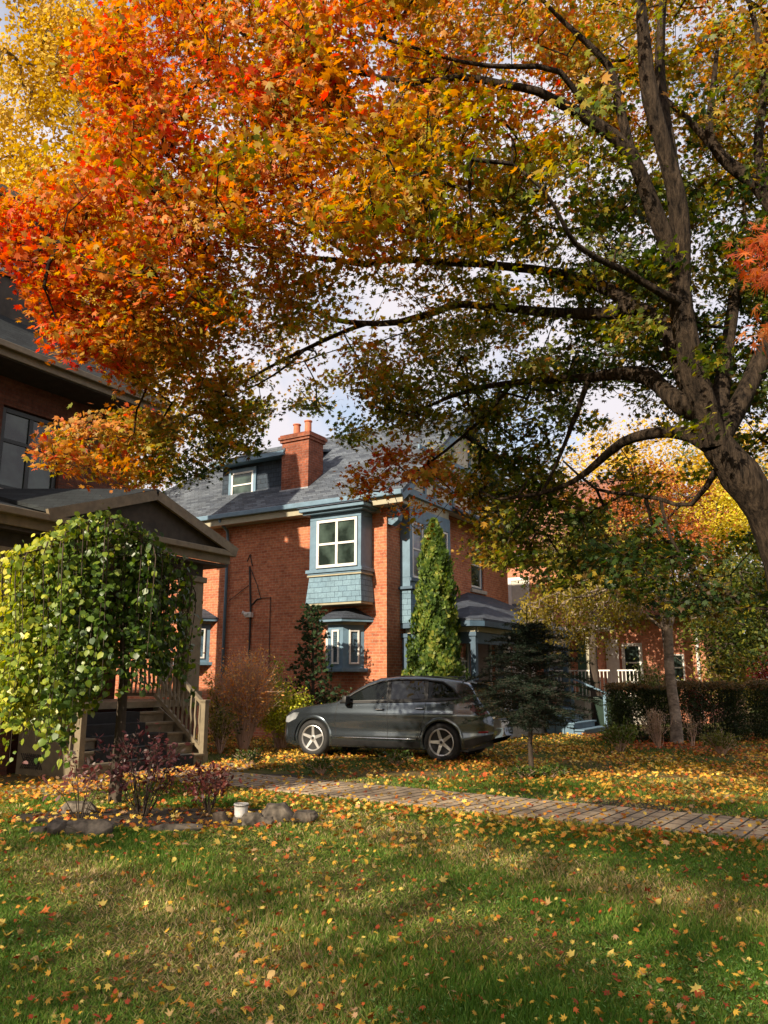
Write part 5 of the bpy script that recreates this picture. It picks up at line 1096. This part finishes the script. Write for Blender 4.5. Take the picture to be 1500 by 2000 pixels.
o_ = at(650, 1330, 19.7); shrub('leafy_shrub', 'dark green shrub behind the car bonnet under the small bay window', o_[0], 19.7, 1.35, .5, .35, 40, 1500, .08, colset([(0, (.015,.03,.01)), (1, (.06,.09,.02))]), leafspread=.08)
o_ = at(440, 1440, 17.6); shrub('leafy_shrub', 'low dark shrub beside the end of the porch steps', o_[0]-.1, 17.6, 1.0, .35, .45, 30, 900, .07, colset([(0, (.03,.05,.015)), (1, (.30,.25,.04))]), leafspread=.08)
# purple shrub in the bed
shrub('purple_shrub', 'straggly shrub with dark purple leaves growing in the stone edged bed', BED[0]+.12, BED[1]+.1, .98, .62, .5, 22, 520, .065, colset([(0, (.035,.012,.016)), (.5, (.09,.022,.026)), (.85, (.16,.06,.06)), (1, (.22,.17,.16))]), m='leafglossy', bark='bark_dk', stem=.007, leafspread=.045, sub=3)
shrub('purple_shrub', 'lower reddish shrub leaning over the stones to the right of the purple shrub', BED[0]+.85, BED[1]+.25, .62, .42, .35, 22, 420, .06, colset([(0, (.05,.016,.014)), (.5, (.15,.035,.03)), (1, (.22,.09,.06))]), m='leafglossy', bark='bark_dk', stem=.005)
shrub('red_leaf_shrub', 'spindly plant with pale and dark red leaves at the left of the stone bed', BED[0]-.55, BED[1]+.05, .85, .45, .35, 9, 130, .075, colset([(0, (.12,.02,.02)), (.6, (.20,.09,.08)), (1, (.34,.28,.26))]), m='leafglossy', bark='bark_dk', stem=.006)
# hedge
def hedge_part(name, label, cat, x0, x1, y, dy, h, n, cols, size=.06, base=0.):
    root = empty(name, ((x0+x1)/2, y, base)); tag(root, label, cat); L_ = (x1-x0)/2
    q = MB(); pts_ = []
    A = []; B_ = []
    for k in range(int(60*(x1-x0)/4)): x = rng.uniform(-L_*.95, L_*.95); yy = rng.uniform(-dy*.6, dy*.6); A.append((x, yy, 0)); B_.append((x+rng.normal(0, .15), yy*1.2, h*.93))
    V, Fq = frusta(np.array(A, float), np.array(B_), np.full(len(A), .014), np.full(len(A), .004), 4); rawmesh('stems', V, Fq, M['bark_dk'], root)
    g = rng.uniform(-1, 1, (n, 3)); e = np.abs(g); far_ = rng.random(n) < .8
    ax = rng.integers(0, 3, n); 
    for a_ in (0, 1, 2): sel = far_ & (ax == a_); g[sel, a_] = np.sign(g[sel, a_])*rng.uniform(.8, 1.04, sel.sum())
    g[ax == 2, 2] = np.abs(g[ax == 2, 2])
    pos = np.column_stack([g[:, 0]*L_, g[:, 1]*dy, (g[:, 2]*.5+.5)*h]); pos[:, 2] += .06*np.sin(pos[:, 0]*2.3)+.04*np.sin(pos[:, 0]*5.1+1); pos[:, 1] += .12*np.sin(pos[:, 0]*1.7)+.07*np.sin(pos[:, 2]*4+pos[:, 0]*3)
    pos[:, 2] = np.maximum(pos[:, 2], .02); rad = np.clip(1-(pos[:, 2]/h), 0, 1); 
    leaves('foliage', pos, size*rng.uniform(.6, 1.2, n), rdir(n)+np.array([0, -.3, .5]), rdir(n), cols(pos, np.sin(pos[:, 0]*3+pos[:, 2]*2)), OVAL, M['leaf2'], root); return root
hg = gnd(1190, 1452)
def hcols(pos, cl):
    t = np.clip(.4+cl*.1+rng.normal(0, .2, len(pos)), 0, 1); c = palette(t, [(0, (.015,.028,.01)), (.6, (.04,.06,.015)), (1, (.09,.10,.02))]); top = (pos[:, 2] > 1.3) & (rng.random(len(pos)) < .75); c[top] = np.array([.20,.12,.05])*rng.uniform(.6, 1.3, (top.sum(), 1)); return c
hedge_part('hedge', 'long clipped dark green hedge with a browned top beyond the birch', 'hedge', 5.9, 9.2, 21.3, .5, 1.42, 26000, hcols, .06)
hedge_part('hedge', 'right hand piece of dark hedge across the gap at the picture edge', 'hedge', 9.75, 14.5, 21.6, .5, 1.42, 24000, hcols, .06)
gz_ = at(1270, 1330, 23.2); shrub('leafy_shrub', 'rounded dusty green shrub above the hedge before the white railing', gz_[0], 23.2, 1.95, .75, .5, 90, 5000, .07, colset([(0, (.03,.05,.012)), (.5, (.09,.12,.03)), (1, (.26,.26,.05))]), leafspread=.1)
gz_ = at(1357, 1340, 23.6); shrub('red_shrub', 'low crimson shrub above the hedge, right of the birch trunk', gz_[0], 23.6, 1.62, .5, .4, 70, 3000, .06, colset([(0, (.16,.012,.015)), (1, (.42,.03,.03))]), leafspread=.08)
gz_ = at(1430, 1290, 27); shrub('leafy_shrub', 'sunlit pale yellow shrub behind the hedge near the leaning trunk', gz_[0], 27, 2.9, 1.3, .6, 90, 5000, .09, colset([(0, (.20,.20,.03)), (1, (.62,.50,.10))]), leafspread=.14)
gz_ = at(1505, 1290, 24.6); shrub('red_shrub', 'dark red shrub at the very right edge above the hedge', gz_[0], 24.6, 2.6, .6, .4, 60, 2600, .08, colset([(0, (.10,.012,.015)), (1, (.34,.03,.03))]), leafspread=.1)
gz_ = gnd(1212, 1470); shrub('leafy_shrub', 'small green plant in front of the hedge, left of the birch', gz_[0], gz_[1], .62, .4, .3, 30, 900, .07, colset([(0, (.05,.08,.015)), (1, (.18,.22,.03))]), leafspread=.05)
gz_ = gnd(1410, 1475); shrub('leafy_shrub', 'small weedy plant in front of the hedge, right of the birch', gz_[0], gz_[1], .5, .55, .3, 30, 800, .06, colset([(0, (.04,.06,.012)), (1, (.24,.22,.05))]), leafspread=.05)
gz_ = gnd(1288, 1462); shrub('dry_stalks', 'clump of pale dry flower stalks left of the birch trunk', gz_[0], gz_[1], 1.0, .42, .25, 26, 500, .05, colset([(0, (.28,.17,.09)), (1, (.50,.38,.25))]), cat='dry plant', arch=0, stem=.008, leafspread=.03)
gz_ = gnd(1345, 1462); shrub('dry_stalks', 'few pale dry stalks right of the birch trunk', gz_[0]+.1, gz_[1], .95, .2, .2, 7, 110, .05, colset([(0, (.28,.17,.09)), (1, (.50,.38,.25))]), cat='dry plant', arch=0, stem=.008, leafspread=.03)
for px, py, h_, lb in ((490, 1500, .35, 'low green weed clump at the near edge of the leaves, left of the car'), (628, 1512, .28, 'low green weed tuft below the front wheel of the car'), (1020, 1524, .22, 'green weed at the foot of the spruce sapling, on its left'), (1075, 1520, .2, 'green weed at the foot of the spruce sapling, on its right'), (775, 1495, .26, 'grass tuft between the wheels of the car')):
    g_ = gnd(px, py); shrub('weed', lb, g_[0], g_[1], h_, .35, .2, 30, 260, .06, colset([(0, (.03,.06,.012)), (1, (.12,.18,.03))]), cat='weed', stem=.004, leafspread=.03)

# ======================= stones, bin, pot =======================
def rock(label, px, py, sx, sy, sz, rot=0, col='rock', seed=1):
    import bmesh
    g_ = gnd(px, py); bm = bmesh.new(); bmesh.ops.create_icosphere(bm, subdivisions=5, radius=1); r_ = np.random.default_rng(seed); ph = r_.uniform(0, 6, 9); pls = [(Vector(r_.normal(size=3)).normalized(), r_.uniform(.62, .9)) for _ in range(16)]+[(Vector((.1*r_.normal(), .1*r_.normal(), 1)).normalized(), .72)]
    for v in bm.verts:
        c = v.co; f_ = 1+.10*math.sin(3*c.x+ph[0])+.09*math.sin(4*c.y+ph[1]+c.z)+.06*math.sin(8*c.z+ph[2]+3*c.x)+.035*math.sin(15*c.x+ph[3])*math.sin(13*c.y+ph[4])+.02*math.sin(27*c.z+ph[5]+9*c.x)
        e = lambda q: math.copysign(abs(q)**.72, q)
        u_ = Vector((e(c.x), e(c.y), e(c.z)))*f_
        for n_, d_ in pls:
            k_ = u_.dot(n_)-d_
            if k_ > 0: u_ = u_-n_*k_*.93
        v.co = Vector((u_.x*sx*1.15, u_.y*sy*1.1, max(-.35, u_.z)*sz*.88))
    me = bpy.data.meshes.new('rock'); bm.to_mesh(me); bm.free(); me.polygons.foreach_set('use_smooth', [True]*len(me.polygons)); me.materials.append(M[col])
    o = bpy.data.objects.new('rock', me); COL.objects.link(o); o.location = (g_[0], g_[1], sz*.3); o.rotation_euler = (0, 0, R(rot)); tag(o, label, 'rock', 'stones edging the flower bed')
rock('long pale boulder at the front of the bed, the largest and brightest', 178, 1632, .23, .15, .16, 4, seed=3); rock('pale boulder touching the left end of the largest one', 112, 1630, .12, .13, .14, -12, seed=4)
rock('small flat stone, leftmost in the bed edge', 78, 1628, .10, .08, .07, 20, seed=5); rock('brown flat topped stone at the back left of the bed', 155, 1588, .26, .14, .13, -5, seed=6)
rock('low flat slab of stone at the middle front of the bed', 345, 1622, .24, .10, .07, 0, seed=7); rock('jagged stone right beside the white pot', 497, 1612, .13, .12, .13, 30, seed=8)
rock('tall dark grey boulder right of the jagged stone', 545, 1604, .16, .16, .19, 10, seed=9); rock('rounded dark stone at the right end of the bed edge', 590, 1606, .13, .12, .13, -20, seed=10)
rock('small pale stone squeezed between the jagged stone and the tall boulder', 520, 1614, .07, .07, .10, 0, seed=11); rock('dark stump like stone just left of the white pot', 430, 1606, .10, .10, .12, 15, 'bark_dk', seed=12)
g_ = gnd(470, 1606); q = MB(); q.lathe([(.062, 0), (.07, .02), (.074, .10), (.08, .11), (.08, .135), (.074, .135), (.07, .1)], n=24); o = q.build('plant_pot', M['white'], smooth=False); o.location = (g_[0], g_[1], .06)
tag(o, 'small white pot with a dark rim band among the stones', 'pot'); q = MB(); q.lathe([(.081, .112), (.081, .122)], n=24); q.build('band', M['soffit'], o); q = MB(); q.lathe([(.068, .10), (.068, .104)], n=20); q.build('soil', M['soffit'], o)
q = MB(); q.lathe([(.09, -.06), (.08, 0)], n=12); q.build('base', M['rock'], o)
gb_ = LO*0+MO+N3*2.95+B3*8.9; bn = empty('wheelie_bin', tuple(gb_), -TH); tag(bn, 'dark green rubbish bin standing behind the blue steps', 'bin')
q = MB(); q.hexa([(-.22, -.22, .08), (.22, -.22, .08), (.22, .22, .08), (-.22, .22, .08), (-.28, -.28, .95), (.28, -.28, .95), (.28, .28, .95), (-.28, .28, .95)]); q.build('bin_body', M['greenplastic'], bn, bevel=.02)
q = MB(); q.box(-.31, .31, -.31, .31, .952, 1.0); q.box(-.26, .26, -.26, .26, 1.0, 1.03); q.build('lid', M['greenplastic'], bn, bevel=.015)
for s in (-1, 1): q = MB(); q.lathe([(.1, -.03), (.1, .03)], (0, 0, 0), 16, 'y'); o = q.build('wheel', M['black'], bn); o.location = (-.22, s*.24, .1)

# ======================= grass and fallen leaves =======================
def brown(x, y):
    return np.clip(.5+.5*np.sin(x*1.1+.6+np.sin(y*.9)*1.3)*np.cos(y*.8-.5+np.sin(x*.7))+.25*np.sin(x*3.1+y*2.3), 0, 1)
n = 420000; Yg = 3.4*(13.2/3.4)**rng.random(n); Xg = (rng.random(n)-.5)*2*(Yg*.52+.5)
keep = ~on_path(Xg, Yg) & (((Xg-BED[0]-.35)/1.7)**2+((Yg-BED[1]-.1)/.72)**2 > 1); loc = (Xg-LO[0])*N3[0]+(Yg-LO[1])*N3[1]; keep &= (loc > 3.9); bw = brown(Xg, Yg); keep &= rng.random(n) > bw*.45
keep &= ~((Yg > 6.2) & (Xg > 2.9) & (rng.random(n) < .0)); Xg, Yg, bw = Xg[keep], Yg[keep], bw[keep]; n = len(Xg)
hgt = rng.uniform(.018, .05, n)*(1-.35*bw)*(1+.35*np.sin(Xg*2.1+Yg*1.7)); wd = .0022+Yg*.00045; a = rng.uniform(0, 2*math.pi, n); ln = rng.normal(0, .02, (n, 2))
V = np.empty((n, 3, 3)); V[:, 0] = np.column_stack([Xg-wd*np.cos(a), Yg-wd*np.sin(a), np.zeros(n)]); V[:, 1] = np.column_stack([Xg+wd*np.cos(a), Yg+wd*np.sin(a), np.zeros(n)]); V[:, 2] = np.column_stack([Xg+ln[:, 0], Yg+ln[:, 1], hgt])
t = np.clip(bw*.66+rng.normal(0, .26, n), 0, 1); cg = palette(t, [(0, (.075,.17,.02)), (.35, (.14,.25,.035)), (.6, (.27,.29,.06)), (.8, (.42,.31,.13)), (1, (.58,.43,.23))]); cg = cg*rng.uniform(.7, 1.3, (n, 1))
tag(rawmesh('grass', V.reshape(-1, 3), np.arange(n*3).reshape(-1, 3), M['grassm'], None, np.repeat(cg, 3, 0)), 'short patchy green and straw coloured lawn grass', 'grass', kind='stuff')
# clover
n = 26000; Yg = 3.5*(9/3.5)**rng.random(n); Xg = (rng.random(n)-.5)*2*(Yg*.52+.4); k_ = (np.sin(Xg*1.9+1)*np.sin(Yg*2.2+Xg)+rng.normal(0, .4, n) > .0) & ~on_path(Xg, Yg) & (brown(Xg, Yg) < .62); Xg, Yg = Xg[k_], Yg[k_]; n = len(Xg)
tag(leaves('clover', np.column_stack([Xg, Yg, rng.uniform(.015, .045, n)]), rng.uniform(.010, .020, n), rdir(n)*.45+np.array([0, 0, 1.]), rdir(n)*np.array([1, 1, .2]), palette(rng.random(n), [(0, (.07,.17,.03)), (1, (.17,.30,.07))]), OVAL, M['litter']), 'small clover leaves spread through the lawn', 'ground cover', kind='stuff')
LC = [(0, (.34,.055,.02)), (.18, (.50,.10,.025)), (.4, (.55,.22,.035)), (.7, (.66,.42,.05)), (.9, (.70,.54,.14)), (1, (.40,.24,.12))]
def lift(n): return rng.uniform(.025, .055, n)
# 300 nearest leaves, each its own
variants = []
for vi in range(24):
    c = palette(np.array([[.02, .1, .25, .42, .6, .72, .85, .97][vi % 8]]), LC)[0]; sh = [MAPLE, BROAD, MAPLE][vi % 3]; T_, tri = sh; V = T_.copy(); cr = rng.uniform(-.9, 1.5); V[:, 2] += cr*V[:, 1]**2+rng.uniform(-.3, .5)*V[:, 0]**2+.05*np.sin(V[:, 0]*7+V[:, 1]*5)
    cc = np.tile(c, (len(V), 1))*rng.uniform(.75, 1.2, (len(V), 1)); o = rawmesh('fallen_leaf', V, tri, M['litter'], None, cc); variants.append(o)
used = set(); LN = {0: 'dark red', 1: 'red', 2: 'rust orange', 3: 'orange', 4: 'golden', 5: 'yellow', 6: 'pale yellow', 7: 'tan'}
for i in range(300):
    Y = 3.75*(7.4/3.75)**rng.random()**1.; X = (rng.random()-.5)*2*(Y*.475); vi = int(rng.choice(24, p=np.array([.6,1,1,1.1,1.6,2,1.5,1.2]*3)/30)); src = variants[vi]
    if vi in used: o = src.copy(); COL.objects.link(o)
    else: o = src; used.add(vi)
    s_ = rng.uniform(.020, .044)*(1.15 if vi % 3 != 1 else .9)*(1+.10*(Y-3.75)/3.6); o.location = (X, Y, rng.uniform(.014, .034)); o.scale = (s_, s_, s_); o.rotation_euler = (rng.normal(0, .45), rng.normal(0, .45), rng.uniform(0, 6.28))
    cn = LN[vi % 8]; tag(o, f'{cn} fallen leaf lying on the foreground grass', 'leaf', f'{cn} leaves fallen on the near lawn')
for vi, o in enumerate(variants):
    if vi not in used: bpy.data.objects.remove(o)
# further leaves: thin on the lawn, dense beyond the path
P_ = []; T_ = []
n = 3200; Y = 7.2*(13.5/7.2)**rng.random(n)**.8; X = (rng.random(n)-.5)*2*(Y*.5+.3); P_.append(np.column_stack([X, Y])); T_.append(np.clip(rng.normal(.6, .25, n), 0, 1)); 
n = 46000; Y = 10.2+13.5*rng.random(n)**1.15; X = (rng.random(n)-.45)*2*(Y*.52+.5); wdp = (X-PO[0])*pn[0]+(Y-PO[1])*pn[1]; k_ = (wdp > .25) & (rng.random(n) < np.clip((wdp-.1)/3.2, .10, 1)*np.clip(.75+.35*np.sin(X*1.9+Y*.7)+.3*np.sin(Y*2.7-X*1.1), .15, 1)); P_.append(np.column_stack([X, Y])[k_]); T_.append(np.clip(rng.normal(.60, .2, k_.sum())-.24*np.clip(1-(wdp[k_]-.3)/3, 0, 1)-.22*np.clip(np.sin(X[k_]*1.2)-.2, 0, 1)-.3*((Y[k_] > 17.5) & (X[k_] > 5.5)), 0, 1))
n = 1500; s1 = rng.uniform(-1, 11, n); w1 = -1.5-rng.exponential(.45, n); q = np.array([path_pt(a, b)[:2] for a, b in zip(s1, w1)]); P_.append(q); T_.append(np.clip(rng.normal(.6, .25, n), 0, 1))
n = 60; s1 = rng.uniform(-1, 11, n); w1 = rng.uniform(-1.5, 0, n); q = np.array([path_pt(a, b)[:2] for a, b in zip(s1, w1)]); P_.append(q); T_.append(np.clip(rng.normal(.6, .25, n), 0, 1))
n = 1700; Y = 3.7*(7.6/3.7)**rng.random(n); X = (rng.random(n)-.5)*2*(Y*.5+.2); BIT = len(P_); P_.append(np.column_stack([X, Y])); T_.append(np.clip(rng.normal(.5, .4, n), 0, 1))
n = 1500; xx = rng.uniform(3.9, 5.2, n); yy = rng.uniform(-6, -.5, n); q = LO[:2]+np.outer(xx, N3[:2])+np.outer(yy, B3[:2]); P_.append(q); T_.append(np.clip(rng.normal(.5, .2, n), 0, 1))
n = 380; q = np.column_stack([rng.uniform(BED[0]-1.5, BED[0]+2.4, n), rng.uniform(BED[1]-.8, BED[1]+.9, n)]); P_.append(q); T_.append(np.clip(rng.normal(.5, .3, n), 0, 1))
P_ = np.vstack(P_); T_ = np.concatenate(T_); loc = (P_-LO[:2])@N3[:2]; bl = (P_-LO[:2])@B3[:2]; k_ = ~((loc < 3.75) & (bl < .4) & (bl > -3.9)) & ~((loc < 2.4) & (bl < .4)); ml = (P_-MO[:2])@N3[:2]; mbv = (P_-MO[:2])@B3[:2]; k_ &= ~((ml < 0) & (mbv > -.02)); P_, T_ = P_[k_], T_[k_]; n = len(P_)
zz_ = rng.uniform(.012, .06, n); zz_[on_path(P_[:, 0], P_[:, 1])] = .032
cl_ = palette(T_, LC)
tag(leaves('fallen_leaves', np.column_stack([P_, zz_]), rng.uniform(.028, .058, n)*np.where(P_[:, 1] < 7.6, .55, 1), rdir(n)*.75+np.array([0, 0, 1.]), rdir(n)*np.array([1, 1, .3]), cl_, MAPLE, M['litter'], jit=.2), 'carpet of yellow and orange fallen leaves on the ground beyond the path', 'fallen leaves', kind='stuff')
# grass showing through the leaves
n = 60000; Yg = 10.+13*rng.random(n); Xg = (rng.random(n)-.45)*2*(Yg*.52+.5); wdp = (Xg-PO[0])*pn[0]+(Yg-PO[1])*pn[1]; k_ = (wdp > .5) & (np.sin(Xg*1.3+Yg*.4)+np.sin(Yg*2.2)+rng.normal(0, .5, n) > 0); ml = (Xg-MO[0])*N3[0]+(Yg-MO[1])*N3[1]; mbv = (Xg-MO[0])*B3[0]+(Yg-MO[1])*B3[1]; k_ &= ~((ml < 2.3) & (mbv > -.02)); Xg, Yg = Xg[k_], Yg[k_]; n = len(Xg)
hgt = rng.uniform(.03, .085, n); wd = .008; a = rng.uniform(0, 6.28, n); V = np.empty((n, 3, 3)); V[:, 0] = np.column_stack([Xg-wd*np.cos(a), Yg-wd*np.sin(a), np.zeros(n)]); V[:, 1] = np.column_stack([Xg+wd*np.cos(a), Yg+wd*np.sin(a), np.zeros(n)]); V[:, 2] = np.column_stack([Xg+rng.normal(0, .03, n), Yg+rng.normal(0, .03, n), hgt])
cg = palette(rng.random(n), [(0, (.04,.08,.012)), (.7, (.10,.16,.025)), (1, (.25,.24,.05))]); tag(rawmesh('grass', V.reshape(-1, 3), np.arange(n*3).reshape(-1, 3), M['grassm'], None, np.repeat(cg, 3, 0)), 'green grass tufts showing through the leaf carpet', 'grass', kind='stuff')
